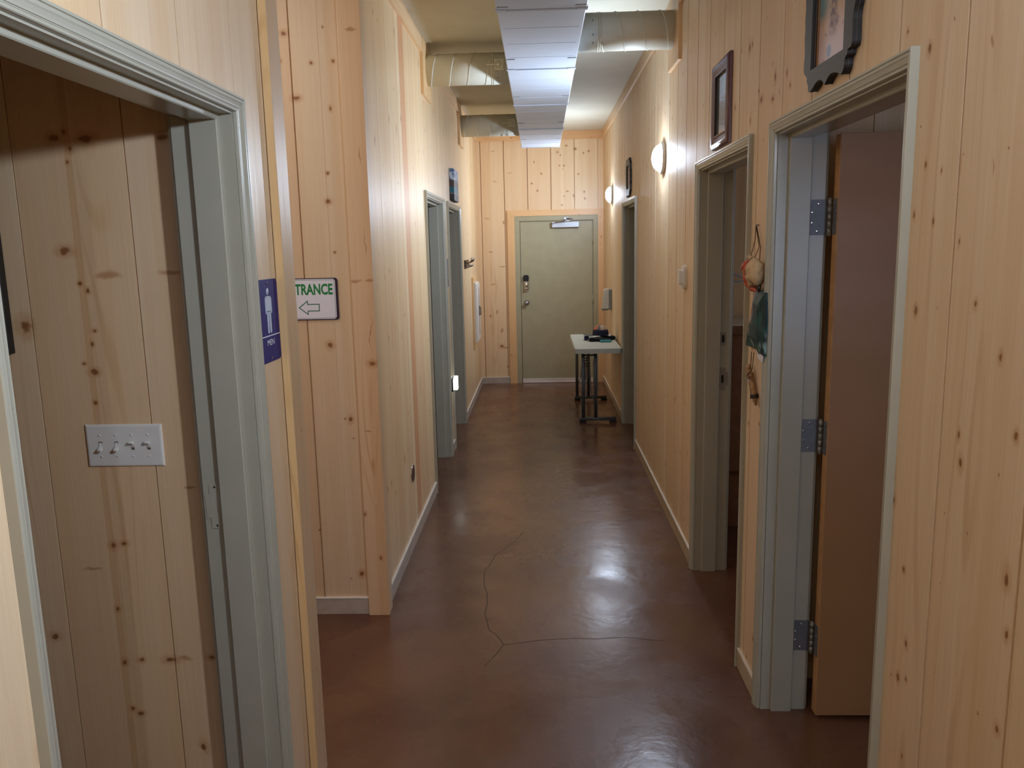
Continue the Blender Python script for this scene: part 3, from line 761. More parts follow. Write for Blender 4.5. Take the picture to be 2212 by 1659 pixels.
def restroom_sign(u0, u1, z0, z1, word, label, skirt=False):
    uc = (u0+u1)/2; h = z1-z0
    o = single('restroom_sign', (lambda b: (prism(b, rrect(u0, u1, z0, z1, .014), 0.0003, .004, onL), b)[1])(B()), M['navy'], onL(uc, z0, 0), label, 'sign')
    bm = B(); figure_poly(bm, onL, uc, z1-.024, .128, .004, .0048); part('figure', bm, M['signpale'], o)
    bm = B(); box(bm, u0+.002, u1-.002, z0+.0725, z0+.0755, .004, .0046, onL); part('divider_line', bm, M['signwhite'], o)
    if word:
        part('lettering', text_bm(word, onL, uc-.029, z0+.0475, .0165, .058, .0046, .014), M['signwhite'], o)
    for z in (z0+.010, z1-.010):
        bm = B(); lathe(bm, [(.0042, .004), (.0038, .0055), (.001, .0062)], lambda a, b, w, z=z: onL(uc+a, z+b, w), 12); part('screw', bm, M['chrome'], o)
restroom_sign(2.160, 2.327, 1.413, 1.645, 'MEN', 'navy sign with white standing figure and the word MEN')
restroom_sign(6.575, 6.735, 1.405, 1.638, None, 'navy sign on the narrow wall strip between the two far left doorways')

# entrance sign
u0, u1, z0, z1 = -1.190, -.9095, 1.414, 1.602
es = single('entrance_sign', (lambda b: (prism(b, rrect(u0, u1, z0, z1, .012), 0.0003, .0045, onP), b)[1])(B()), M['signdark'], onP((u0+u1)/2, z0, 0), 'white entrance sign with green letters and an arrow pointing left', 'sign')
w0_, w1_, v0_, v1_ = u0+.005, u1-.0105, z0+.0045, z1-.004
bm = B(); prism(bm, rrect(w0_, w1_, v0_, v1_, .013), .0045, .0055, onP); part('face', bm, M['signwhite'], es)
bm = B()
po = rrect(w0_+.0036, w1_-.0036, v0_+.0036, v1_-.0036, .0114); pi = rrect(w0_+.005, w1_-.005, v0_+.005, v1_-.005, .010)
for i in range(len(po)):
    j = (i+1) % len(po)
    quad(bm, onP(*po[i], .0058), onP(*po[j], .0058), onP(*pi[j], .0058), onP(*pi[i], .0058))
part('border_line', bm, M['green2'], es)
part('lettering', text_bm('ENTRANCE', onP, -1.1585, 1.527, .050, .2265, .0059, .032), M['green'], es)
arrow = [(-1.092, 1.4705), (-1.0485, 1.5035), (-1.0475, 1.487), (-.995, 1.487), (-.9955, 1.4535), (-1.047, 1.4535), (-1.048, 1.4365)]
bm = B()
pts = [Vector((a, b, 0)) for a, b in arrow]; cx = sum(pts, Vector())/len(pts); inn = []
for i, q in enumerate(pts):
    a = (q - pts[i-1]).normalized(); b = (pts[(i+1) % len(pts)] - q).normalized()
    na, nb = Vector((a.y, -a.x, 0)), Vector((b.y, -b.x, 0)); m = (na+nb); m = m/(max(.25, m.dot(na)))
    inn.append(q + m*.0040)
for i in range(len(pts)):
    j = (i+1) % len(pts)
    quad(bm, onP(pts[i].x, pts[i].y, .0059), onP(pts[j].x, pts[j].y, .0059), onP(inn[j].x, inn[j].y, .0059), onP(inn[i].x, inn[i].y, .0059))
part('arrow', bm, M['green2'], es)

# ------------------------------------------------------------------ LIGHT SWITCHES, BLACK FRAME in the restroom
ua, ub, za, zb = -1.2727, -1.0572, 1.1377, 1.2574
sp_ = thing('light_switch_plate', onI((ua+ub)/2, za, 0), 'wide white wall plate with four toggle light switches', 'light switch')
bm = B(); uc, zc = (ua+ub)/2, (za+zb)/2
tog = [uc-.068, uc-.0227, uc+.0227, uc+.068]
t = bmesh.new()
us = sorted([ua+.006, ub-.006] + [x+d for x in tog for d in (-.0052, .0052)]); vs = [za+.006, zc-.012, zc+.012, zb-.006]
for i in range(len(us)-1):
    for k in range(3):
        if k == 1 and i % 2 == 1: continue
        quad(bm, onI(us[i], vs[k], .006), onI(us[i+1], vs[k], .006), onI(us[i+1], vs[k+1], .006), onI(us[i], vs[k+1], .006))
sweep_ring(bm, [(0, 0), (0, .0025), (.002, .005), (.006, .006)], ua, ub, za, zb, onI)
t.free()
part('plate', bm, M['white_pl'], sp_)
for x in tog:
    bm = B(); box(bm, x-.0052, x+.0052, zc-.012, zc+.012, .0008, .0012, onI); part('slot', bm, M['black'], sp_)
for i, x in enumerate(tog):
    bm = B(); s = -1 if i < 2 else 1
    prof = [(-s*.010, .0015), (s*.010, .0015), (s*.0125, .008), (s*.0145, .017), (s*.009, .019), (s*.0035, .009), (-s*.004, .0065)]
    a = [bm.verts.new(onI(x-.0043, zc+p, q)) for p, q in prof]; b = [bm.verts.new(onI(x+.0043, zc+p, q)) for p, q in prof]
    bm.faces.new(a); bm.faces.new(b)
    for k in range(len(prof)):
        j = (k+1) % len(prof); bm.faces.new((a[k], a[j], b[j], b[k]))
    part('toggle', bm, M['white_pl'], sp_)
for x in tog:
    for z in (zc+.030, zc-.030):
        bm = B(); lathe(bm, [(.003, .006), (.0026, .0075), (.0008, .008)], lambda a, b, w: onI(x+a, z+b, w), 10); part('screw', bm, M['white_pl'], sp_)
M['mirror'] = plain('mirror_glass', (190, 196, 196), 0.06, 1.0, var=0.0)
bf = thing('framed_mirror', onI(-1.75, 1.46, 0), 'black framed mirror on the restroom wall, cut by the near door casing', 'mirror')
bm = B(); sweep_ring(bm, [(0, .0005), (0, .022), (.004, .025), (.030, .025), (.034, .012), (.034, .0005)], -2.02, -1.446, 1.462, 2.16, onI)
part('frame', bm, M['black'], bf)
bm = B(); box(bm, -1.99, -1.478, 1.494, 2.13, .002, .008, onI); part('glass', bm, M['mirror'], bf)

# ------------------------------------------------------------------ PICTURES
M['gunmetal'] = plain('charcoal_frame_paint', (62, 62, 60), 0.42, var=0.03)
M['gunedge'] = plain('black_frame_edge', (26, 18, 18), 0.5)
M['gunline'] = plain('frame_groove_line', (120, 112, 106), 0.4)
M['mahog'] = plain('mahogany_frame', (92, 50, 48), 0.3, var=0.08, scale=40)
M['mahog_dark'] = plain('mahogany_frame_inner', (40, 26, 28), 0.4)
M['gold'] = plain('gilt_rebate', (122, 84, 46), 0.4, 0.4)
def art_mat(kind):
    k = NT('picture_' + kind); obc, sp = k.coords()
    n = k.noise(obc, 14.0, 4.0, 0.6, 0.5); n2 = k.noise(obc, 60.0, 3.0); Y, Z = sp[1], sp[2]
    if kind == 'figure':
        c = k.mix(k.ramp(Z, .07, .24), lin((226, 206, 210)), lin((206, 164, 118)))
        c = k.mix(k.math('MULTIPLY', k.ramp(k.math('ADD', Z, k.math('MULTIPLY', n, .10)), .20, .27), k.ramp(Y, .0, .10)), c, lin((120, 150, 158)))
        d = k.math('ABSOLUTE', k.math('ADD', k.math('SUBTRACT', Y, .005), k.math('MULTIPLY', k.math('SUBTRACT', n, .5), .10)))
        m = k.math('MULTIPLY', k.ramp(d, .012, .034, 1, 0), k.math('MULTIPLY', k.ramp(Z, .105, .165), k.ramp(n2, .3, .6, .25, .9)))
        c = k.mix(m, c, lin((96, 72, 84)))
        m = k.ramp(k.vmath('DISTANCE', k.comb(Y, Z, 0), (.035, .093, 0)), .012, .022, .8, 0)
        c = k.mix(m, c, lin((140, 168, 206)))
        c = k.mix(k.ramp(n2, .66, .72, 0, .6), c, lin((110, 84, 92)))
    elif kind == 'shore':
        zz = k.math('ADD', Z, k.math('MULTIPLY', k.math('SUBTRACT', n, .5), .05))
        c = k.mix(k.ramp(n, .42, .62), lin((44, 78, 128)), lin((186, 200, 214)))
        c = k.mix(k.ramp(zz, .172, .176, 1, 0), c, lin((72, 60, 58)))
        c = k.mix(k.ramp(zz, .118, .122, 1, 0), c, lin((22, 92, 112)))
        c = k.mix(k.ramp(zz, .068, .074, 1, 0), c, lin((112, 96, 92)))
        c = k.mix(k.ramp(zz, .056, .062, 1, 0), c, lin((36, 34, 42)))
    else:
        c = k.mix(k.ramp(n, .4, .7), lin((214, 204, 196)), lin((168, 156, 150)))
    k.set(Base_Color=c, Roughness=0.25 if kind != 'shore' else .5); return k.m
FA = [(2.089,2.287),(2.098,2.269),(2.102,2.249),(2.1,2.206),(2.106,2.187),(2.127,2.184),(2.13,2.173),(2.145,2.165),(2.149,2.145),(2.168,2.132),(2.19,2.141),(2.222,2.148),(2.249,2.148),(2.27,2.139),(2.286,2.13),(2.293,2.133),(2.301,2.141),(2.324,2.15),(2.354,2.149),(2.383,2.138),(2.407,2.132),(2.419,2.138),(2.424,2.153),(2.436,2.167),(2.437,2.177),(2.461,2.193),(2.466,2.215),(2.461,2.244),(2.467,2.288),(2.464,2.311),(2.468,2.34)]
zm = 2.34
FA = [(2.092, 2.34), (2.086, 2.31)] + FA
FA = FA + [(u, 2*zm - v) for u, v in reversed(FA[1:-1])]
def smooth_poly(p, n=3):
    out = []
    for i in range(len(p)):
        a, b, c, d = p[i-1], p[i], p[(i+1) % len(p)], p[(i+2) % len(p)]
        for k in range(n):
            t = k/n
            out.append(tuple(.5*((2*b[x]) + (-a[x]+c[x])*t + (2*a[x]-5*b[x]+4*c[x]-d[x])*t*t + (-a[x]+3*b[x]-3*c[x]+d[x])*t**3) for x in (0, 1)))
    return out
def scroll_frame(poly, win, f, layers, label, kind, base):
    """scroll-cut picture frame: slabs of the wavy outline with a rectangular window"""
    uc = (win[0]+win[1])/2; vc = (win[2]+win[3])/2
    t = thing('framed_picture', f(uc, base, 0), label, 'picture', 'pictures above the doorways')
    hw, hh = (win[1]-win[0])/2, (win[3]-win[2])/2
    def inner(u, v):
        du, dv = u-uc, v-vc; s = 1/max(abs(du)/hw, abs(dv)/hh, 1e-6); return (uc+du*s, vc+dv*s)
    # corners of the window must be hit exactly
    ring = list(poly); ins = [inner(*q) for q in ring]
    for cu, cv in ((win[0], win[2]), (win[0], win[3]), (win[1], win[2]), (win[1], win[3])):
        k = min(range(len(ins)), key=lambda i: (ins[i][0]-cu)**2 + (ins[i][1]-cv)**2); ins[k] = (cu, cv)
    for (nm, wa, wb, sh, mats) in layers:
        bm = B()
        P = [(uc+(u-uc)*sh, vc+(v-vc)*sh) for u, v in ring]
        n = len(P)
        A = [bm.verts.new(f(u, v, wb)) for u, v in P]; Bq = [bm.verts.new(f(u, v, wa)) for u, v in P]
        Ci = [bm.verts.new(f(u, v, wb)) for u, v in ins]; Di = [bm.verts.new(f(u, v, wa)) for u, v in ins]
        for i in range(n):
            j = (i+1) % n
            for q, mi in (((A[i], A[j], Ci[j], Ci[i]), 0), ((A[i], Bq[i], Bq[j], A[j]), 1), ((Ci[i], Ci[j], Di[j], Di[i]), 1), ((Bq[i], Di[i], Di[j], Bq[j]), 1)):
                try: fc = bm.faces.new(q); fc.material_index = mi
                except ValueError: pass
        part(nm, bm, mats, t)
    bm = B(); box(bm, win[0]-.0, win[1]+.0, win[2]-.0, win[3]+.0, .0015, .004, f); pic = part('picture', bm, art_mat(kind), t)
    bm = B(); sweep_ring(bm, [(0, .004), (0, .0085), (.004, .0085), (.006, .0045)], *win, f); part('gilt_edge', bm, M['gold'], t)
    return t
scroll_frame(smooth_poly(FA), (2.160, 2.407, 2.191, 2.489), onR,
             [('back_board', .0005, .0105, .995, [M['gunmetal'], M['gunedge']]), ('groove', .0105, .0125, .985, [M['gunline'], M['gunline']]), ('front_board', .0125, .0230, 1.0, [M['gunmetal'], M['gunedge']])],
             'wavy charcoal frame around a pinkish picture above the nearest right doorway', 'figure', 2.13)
FC = [(7.245 + (u-2.279)*.92, 2.295 + (v-2.34)*.78) for u, v in smooth_poly(FA, 2)]
scroll_frame(FC, (7.245-.105, 7.245+.105, 2.20, 2.395), onR, [('back_board', .0005, .009, .995, [M['gunedge'], M['gunedge']]), ('front_board', .0095, .018, 1.0, [M['gunedge'], M['gunedge']])],
             'small wavy black frame above the farthest right doorway', 'pale', 2.13)
# mahogany frame above the second doorway
t = thing('framed_picture', onR(3.60, 2.128, 0), 'dark red mahogany frame with glass above the second right doorway', 'picture', 'pictures above the doorways')
bm = B(); sweep_ring(bm, [(0, .0005), (0, .012), (.004, .017), (.014, .022), (.024, .021), (.036, .0165), (.046, .013), (.050, .0165), (.055, .0165)], 3.445, 3.765, 2.125, 2.482, onR)
part('frame', bm, M['mahog'], t, smooth=True)
bm = B(); sweep_ring(bm, [(.055, .0165), (.0555, .006), (.060, .006)], 3.445, 3.765, 2.125, 2.482, onR); part('slip', bm, M['mahog_dark'], t)
k = NT('picture_glass'); obc, sp = k.coords()
k.set(Base_Color=k.mix(k.ramp(k.noise(obc, 9.0, 3.0), .35, .65), lin((96, 98, 88)), lin((124, 124, 112))), Roughness=0.10, Specular_IOR_Level=0.9, Coat_Weight=1.0, Coat_Roughness=0.03)
bm = B(); box(bm, 3.50, 3.71, 2.18, 2.427, .003, .0062, onR); part('glass', bm, k.m, t)
# canvas on the left wall
bm = B(); box(bm, 7.10, 7.46, 2.13, 2.402, .0005, .040, onL, .003)
single('canvas_picture', bm, art_mat('shore'), onL(7.28, 2.13, 0), 'deep blue and brown landscape canvas on the far left wall', 'picture')

# ------------------------------------------------------------------ COAT HOOKS, EXTINGUISHER CABINET, ROUND COVER, NIGHT LIGHT
M['bronze'] = plain('dark_bronze', (70, 56, 50), 0.35, 0.6, var=0.08, scale=40)
M['hookmetal'] = plain('brushed_hook_metal', (176, 164, 150), 0.28, 0.9)
t = thing('coat_hook_rail', onL(8.42, 1.515, 0), 'dark metal rail of double coat hooks on the far left wall', 'coat hooks')
bm = B(); box(bm, 8.22, 8.64, 1.515, 1.60, .0005, .012, onL, .002); part('rail', bm, M['bronze'], t)
for i in range(6):
    y = 8.255 + i*.07
    bm = B()
    tube(bm, [(y, 1.565, .012), (y, 1.572, .035), (y, 1.582, .058), (y, 1.602, .072), (y, 1.622, .070)], [.007, .0065, .006, .006, .007], 8, f=onL)
    tube(bm, [(y, 1.550, .012), (y, 1.535, .025), (y, 1.530, .042), (y, 1.540, .056), (y, 1.556, .060)], [.006, .0055, .005, .005, .006], 8, f=onL)
    lathe(bm, [(.014, .012), (.013, .016), (.004, .018)], lambda a, b, w: onL(y+a, 1.557+b, w), 12)
    part('hook', bm, M['hookmetal'], t)
t = thing('extinguisher_cabinet', onL(9.32, .59, 0), 'white wall cabinet with narrow red window in a pine surround, near the end wall', 'cabinet')
bm = B(); sweep_ring(bm, [(0, .0005), (0, .020), (.06, .020), (.06, .0005)], 9.02, 9.62, .588, 1.395, onL); part('pine_surround', bm, M['plaque'], t)
bm = B(); box(bm, 9.085, 9.555, .65, 1.335, .0005, .040, onL, .003); part('box', bm, M['white_pl'], t)
bm = B(); box(bm, 9.10, 9.54, .665, 1.32, .040, .052, onL, .004); d_ = part('cabinet_door', bm, M['white_pl'], t)
bm = B(); box(bm, 9.34, 9.40, .72, 1.27, .0525, .0535, onL); part('window_slot', bm, plain('red_brown_window', (146, 104, 98), .2), d_)
bm = B(); box(bm, 9.32, 9.42, .945, 1.055, .0528, .058, onL, .002); tube(bm, [(9.33, .955, .058), (9.33, .955, .072), (9.33, 1.045, .072), (9.33, 1.045, .058)], .005, 8, f=onL); part('handle', bm, M['bronze'], d_)
bm = B(); f = lambda a, b, w: onL(4.555+a, .42+b, w)
lathe(bm, [(.050, .0003), (.052, .003), (.049, .0055), (.046, .0045), (.002, .0045)], f, 40)
o = single('round_cover_plate', bm, [plain('brown_cover', (78, 52, 42), .35)], onL(4.555, .37, 0), 'round dark brown cover plate low on the left wall', 'cover plate')
bm = B(); lathe(bm, [(.0505, .0056), (.0525, .0035), (.0530, .0003)], f, 40, close=False); part('rim', bm, M['chrome'], o)
t = thing('night_light', onL(6.68, .52, 0), 'small glowing plug-in night light low between the two far left doorways', 'night light')
bm = B(); box(bm, 6.625, 6.735, .515, .655, .0005, .007, onL, .002); part('outlet_plate', bm, M['white_pl'], t)
bm = B(); box(bm, 6.635, 6.725, .53, .64, .007, .024, onL, .004); part('body', bm, M['black'], t)
bm = B(); prism(bm, [(6.640, .545), (6.722, .545), (6.722, .655), (6.640, .625)], .0245, .058, onL); part('lit_cover', bm, M['nightlamp'], t)

# ------------------------------------------------------------------ SOAP DISPENSER, WALL DEVICE, HUNG CRAFTS on the right wall
t = thing('sanitizer_dispenser', onR(9.07, 1.0, 0), 'grey and white sanitizer dispenser on the right wall near the end door', 'dispenser')
bm = B(); box(bm, 9.01, 9.13, 1.005, 1.237, .0005, .034, onR, .004); part('back_plate', bm, M['grey_pl'], t)
bm = B()
pr = [(.0345, 1.02), (.0345, 1.235), (.072, 1.237), (.084, 1.225), (.102, 1.05), (.104, 1.02)]
a = [bm.verts.new(onR(9.012, z, w)) for w, z in pr]; b = [bm.verts.new(onR(9.128, z, w)) for w, z in pr]
bm.faces.new(a); bm.faces.new(b)
for i in range(len(pr)): j = (i+1) % len(pr); bm.faces.new((a[i], a[j], b[j], b[i]))
part('cover', bm, M['ltgrey_pl'], t)
bm = B(); box(bm, 9.03, 9.11, 1.0, 1.02, .04, .110, onR, .004); part('push_bar', bm, M['grey_pl'], t)

t = thing('wall_sensor', onR(4.45, 1.485, 0), 'small white oval plastic device on the right wall left of the second doorway', 'device')
bm = B(); prism(bm, rrect(4.395, 4.475, 1.472, 1.602, .039, 8), .0005, .016, onR); prism(bm, rrect(4.400, 4.470, 1.477, 1.597, .034, 8), .016, .020, onR); part('base', bm, M['white_pl'], t)
bm = B(); prism(bm, rrect(4.410, 4.462, 1.500, 1.578, .010, 5), .020, .042, onR); part('button_unit', bm, M['white_pl'], t)
bm = B(); box(bm, 4.462, 4.478, 1.455, 1.505, .024, .026, onR); part('pull_tab', bm, M['signwhite'], t)

M['hide'] = plain('pale_hide', (186, 156, 116), .75, var=.12, scale=30, bump=.4, bscale=60)
M['coral'] = plain('coral_cloth', (196, 92, 64), .7, var=.10, scale=30)
M['string'] = plain('brown_string', (92, 66, 42), .8)
def bag_mat():
    k = NT('teal_print'); obc, sp = k.coords()
    n = k.noise(obc, 16.0, 4.0, .6, .8); n2 = k.noise(k.vmath('MULTIPLY', obc, (1, 30, 9)), 1.0, 3.0)
    c = k.mix(k.ramp(n, .35, .65), lin((8, 40, 44)), lin((34, 78, 74)))
    c = k.mix(k.ramp(n2, .62, .74, 0, .75), c, lin((136, 136, 140)))
    d = k.math('ABSOLUTE', k.math('ADD', sp[1], -.02)); m = k.math('MULTIPLY', k.ramp(d, .006, .016, 1, 0), k.ramp(sp[2], .10, .13))
    c = k.mix(k.math('MULTIPLY', m, .7), c, lin((150, 116, 128)))
    c = k.mix(k.math('MULTIPLY', k.ramp(sp[2], .035, .06, 1, 0), k.ramp(n2, .5, .62, 0, .8)), c, lin((150, 184, 178)))
    k.set(Base_Color=c, Roughness=.5, Specular_IOR_Level=.3); return k.m
t = thing('hanging_bundle', onR(2.90, 1.56, 0), 'pale and coral wrapped bundle hanging on string between the two nearest right doorways', 'ornament')
bm = B(); tube(bm, [(2.985, 1.778, 0), (2.985, 1.778, .012)], .003, 8, f=onR); part('nail', bm, M['steel'], t)
bm = B()
rr = random.Random(5)
bmp = lambda d: .06*math.sin(7*d.x+3*d.z) + .05*math.sin(9*d.y+5*d.z)
blob(bm, (2.885, 1.610, .036), (.058, .052, .033), 24, 16, f=onR, bump=bmp)
tube(bm, [(2.93, 1.655, .036), (2.95, 1.668, .04), (2.975, 1.660, .045)], [.012, .008, .002], 8, f=onR)
part('wrapped_body', bm, M['hide'], t)
bm = B(); blob(bm, (2.925, 1.605, .046), (.026, .046, .022), 18, 12, f=onR, bump=bmp)
tube(bm, [(2.93, 1.64, .05), (2.965, 1.632, .056), (2.985, 1.620, .058)], [.016, .010, .002], 8, f=onR)
tube(bm, [(2.905, 1.575, .045), (2.885, 1.555, .04), (2.865, 1.548, .036)], [.018, .012, .003], 8, f=onR); part('coral_wrap', bm, M['coral'], t)
bm = B(); tube(bm, [(2.93, 1.648, .045), (2.96, 1.72, .02), (2.985, 1.776, .010), (2.93, 1.70, .012), (2.875, 1.640, .05)], .0016, 6, f=onR)
tube(bm, [(2.985, 1.774, .008), (2.935, 1.70, .006), (2.89, 1.648, .02)], .0016, 6, f=onR)
tube(bm, [(2.925, 1.65, .05), (2.885, 1.61, .073), (2.85, 1.572, .05)], .0014, 6, f=onR); part('string', bm, M['string'], t)
bm = B(); tube(bm, [(2.86, 1.575, .03), (2.852, 1.545, .028)], [.012, .004], 8, f=onR); part('tip', bm, M['bronze'], t)
t = thing('hanging_pouch', onR(2.90, 1.32, 0), 'teal printed flat pouch hanging below the coral bundle', 'pouch')
bm = B()
out = [(2.945, 1.551), (2.80, 1.551), (2.792, 1.44), (2.795, 1.325), (2.855, 1.318), (2.90, 1.338), (3.05, 1.335), (3.0, 1.40), (2.972, 1.45)]
cc = (2.89, 1.44)
fr = [bm.verts.new(onR(u, v, .020)) for u, v in out]; bk = [bm.verts.new(onR(u, v, .012)) for u, v in out]
mf = [bm.verts.new(onR(cc[0]+(u-cc[0])*.55, cc[1]+(v-cc[1])*.55, .034 + .003*(i % 2))) for i, (u, v) in enumerate(out)]
n = len(out)
for i in range(n):
    j = (i+1) % n; bm.faces.new((fr[i], fr[j], mf[j], mf[i])); bm.faces.new((fr[i], bk[i], bk[j], fr[j]))
bm.faces.new(mf); bm.faces.new(bk)
part('pouch_body', bm, bag_mat(), t)
for q in ((3.0, 1.556), (2.80, 1.548)):
    bm = B(); tube(bm, [(q[0], q[1], 0), (q[0], q[1], .025)], .003, 8, f=onR); part('pin', bm, M['chrome'], t)
bm = B(); tube(bm, [(3.0, 1.556, .018), (2.944, 1.5505, .018)], .0015, 6, f=onR); part('string', bm, M['string'], t)
bm = B(); prism(bm, [(2.885, 1.337), (2.87, 1.310), (2.81, 1.302), (2.80, 1.325)], .0205, .022, onR); part('paper_tag', bm, M['signwhite'], t)
M['driftwood'] = plain('driftwood', (150, 112, 70), .75, var=.15, scale=50, bump=.5, bscale=90)
t = thing('hanging_stick', onR(2.95, 1.14, 0), 'short lashed driftwood stick hanging below the teal pouch', 'ornament')
bm = B(); tube(bm, [(3.005, 1.262, .020), (2.985, 1.245, .022), (2.962, 1.225, .022)], [.010, .012, .010], 10, f=onR); part('crosspiece', bm, M['driftwood'], t)
bm = B(); tube(bm, [(2.985, 1.235, .014), (2.955, 1.20, .016), (2.93, 1.165, .015), (2.915, 1.142, .014), (2.905, 1.133, .014)], [.010, .0115, .010, .008, .005], 10, f=onR); part('stick', bm, M['driftwood'], t)
bm = B()
tube(bm, [(2.995, 1.21, .020), (2.965, 1.19, .020), (2.930, 1.160, .022)], [.003, .004, .005], 8, f=onR)
for q in (1.163, 1.168, 1.158): tube(bm, [(2.934, q, .002), (2.940, q, .024), (2.926, q-.004, .028), (2.916, q-.002, .02), (2.918, q, .003)], .003, 6, f=onR)
part('binding', bm, M['bronze'], t)
bm = B(); tube(bm, [(2.962, 1.321, .020), (2.972, 1.26, .020), (2.985, 1.244, .034)], .0016, 6, f=onR); tube(bm, [(2.930, 1.322, .020), (2.945, 1.26, .020), (2.968, 1.232, .033)], .0016, 6, f=onR); part('string', bm, M['string'], t)

# ------------------------------------------------------------------ FOLDING TABLE and what lies on it
tx0, tx1, ty0, ty1, tz = .322, .772, 7.69, 9.02, .74
t = thing('folding_table', ((tx0+tx1)/2, (ty0+ty1)/2, 0), 'narrow grey folding table against the right wall near the end door', 'table')
bm = B(); prism(bm, rrect(tx0, tx1, ty0, ty1, .035, 6), tz-.046, tz-.004); prism(bm, rrect(tx0+.004, tx1-.004, ty0+.004, ty1-.004, .032, 6), tz-.004, tz)
part('tabletop', bm, M['table_top'], t)
def legset(y, s, xa, xb, fa, fb):
    bm = B(); tube(bm, [(fa, y, .036), (fb, y, .036)], .0165, 16); bar = part('foot_bar', bm, M['leg_grey'], t)
    for x in (fa+.03, fb-.03):
        bm = B(); box(bm, x-.034, x+.034, y-.018, y+.018, 0.0, .022, idn, .004); part('rubber_foot', bm, M['rubber'], bar)
    for x in (xa, xb):
        bm = B(); tube(bm, [(x, y, .050), (x, y, tz-.046)], .0165, 16); part('leg', bm, M['leg_grey'], t)
    bm = B(); tube(bm, [(xa, y, tz-.072), (xb, y, tz-.072)], .008, 10); part('crossbar', bm, M['leg_grey'], t)
    yc = (ty0+ty1)/2
    xm = (xa+xb)/2
    for x, sg in ((xa, 1), (xb, -1)):
        bm = B(); tube(bm, [(xm-sg*.028, yc-s*.06, tz-.050), (xm-sg*.028, yc-s*.12, .60), (xm-sg*.022, yc-s*.2, .53), (xm-sg*.026, yc-s*.26, .44), (x+sg*.035, y+s*.12, .27), (x+sg*.013, y+s*.03, .21), (x+sg*.0165, y, .185)], .0045, 8)
        part('brace_rod', bm, M['leg_grey'], t)
    for z in (.505, .53):
        bm = B(); tube(bm, [(xm-.034, yc-s*.20, z), (xm+.034, yc-s*.20, z)], .006, 8); part('brace_clip', bm, M['leg_grey'], t)
legset(7.775, 1, .402, .523, .367, .722)
legset(8.925, -1, .392, .521, .367, .722)

M['capnavy'] = plain('navy_cloth', (22, 26, 58), .8, var=.12, scale=40)
M['capgrey'] = plain('grey_green_cloth', (98, 98, 88), .85, var=.1, scale=40)
M['captan'] = plain('tan_cloth', (172, 150, 126), .85, var=.08, scale=40)
M['caporange'] = plain('orange_patch', (206, 104, 66), .8)
M['glove'] = plain('black_fleece', (14, 15, 18), .9, var=.1, scale=60)
M['teal'] = plain('teal_cloth', (66, 146, 152), .8, var=.06, scale=40)
cx, cy, cz = .622, 8.44, .780
t = thing('baseball_cap', (cx, cy, cz), 'grey, tan and navy baseball cap with an orange patch, on top of the black gloves', 'cap')
bm = B(); g = []; R = 9; S = 30
for i in range(R+1):
    th = (PI/2)*i/R
    row = []
    for kk in range(S):
        ph = 2*PI*kk/S
        seam = 1 - .03*abs(math.cos(3*ph))**8
        row.append(bm.verts.new((cx + .086*math.cos(ph)*math.cos(th)*seam, cy + .098*math.sin(ph)*math.cos(th)*seam, cz + .012 + .108*math.sin(th)**.85)))
    g.append(row)
for i in range(R):
    for kk in range(S):
        j = (kk+1) % S
        try: fc = bm.faces.new((g[i][kk], g[i][j], g[i+1][j], g[i+1][kk]))
        except ValueError: continue
        a = 2*PI*(kk+.5)/S
        fc.material_index = 1 if (-1.62 < ((a+PI) % (2*PI))-PI < .2) else (2 if 3.3 < a < 4.0 else 0); fc.smooth = True
        if i < 3: fc.material_index = 3
part('crown', bm, [M['capgrey'], M['captan'], M['caporange'], M['capnavy']], t)
bm = B(); blob(bm, (cx, cy, cz+.121), (.008, .008, .004), 10, 6); part('button', bm, M['capnavy'], t)
bm = B(); tp = []; bt = []
for i in range(13):
    a = PI*.72 + (i/12)*PI*.56
    for lst, dz in ((tp, .0), (bt, -.005)):
        lst.append((bm.verts.new((cx + .085*math.cos(a), cy + .097*math.sin(a), cz + .014+dz)), bm.verts.new((cx - .045 + .135*math.cos(a), cy + .115*math.sin(a), cz + .010 + dz + .010*math.cos((i-6)/6*1.3)))))
for i in range(12):
    bm.faces.new((tp[i][0], tp[i+1][0], tp[i+1][1], tp[i][1])); bm.faces.new((bt[i][0], bt[i][1], bt[i+1][1], bt[i+1][0])); bm.faces.new((tp[i][1], tp[i+1][1], bt[i+1][1], bt[i][1]))
part('brim', bm, M['capgrey'], t, smooth=True)
def glove(x, y, z, ang, name_label, thumb):
    t = thing('glove', (x, y, z), name_label, 'glove', 'black gloves on the table')
    ca, sa = math.cos(ang), math.sin(ang); f = lambda u, v, w: (x + u*ca - v*sa, y + u*sa + v*ca, z + w)
    bm = B(); blob(bm, (0, 0, .0225), (.062, .052, .021), 20, 10, f=f, bump=lambda d: .08*math.sin(6*d.x+4*d.y))
    for i, (dv, L) in enumerate(((-.034, .055), (-.012, .07), (.012, .068), (.034, .05))):
        tube(bm, [(.03, dv*.9, .018), (.06, dv, .017), (.06+L*.6, dv*1.15, .013), (.055+L, dv*1.2, .011)], [.012, .012, .011, .005], 10, f=f)
    tube(bm, [(-.01, thumb*.04, .016), (.02, thumb*.066, .014), (.048, thumb*.072, .012)], [.013, .013, .006], 10, f=f)
    part('hand', bm, M['glove'], t, smooth=True)
    bm = B(); box(bm, -.115, -.045, -.046, .046, .001, .036, f, .014); part('cuff', bm, M['glove'], t)
    bm = B(); box(bm, -.095, -.06, -.040, .040, .0365, .0385, f, .001); part('cuff_band', bm, M['glove'], t)
glove(.605, 8.315, tz+.0005, PI*.02, 'black glove lying in front of the cap, fingers towards the wall', -1)
glove(.665, 8.455, tz+.0005, PI*.98, 'black glove lying under the baseball cap', 1)
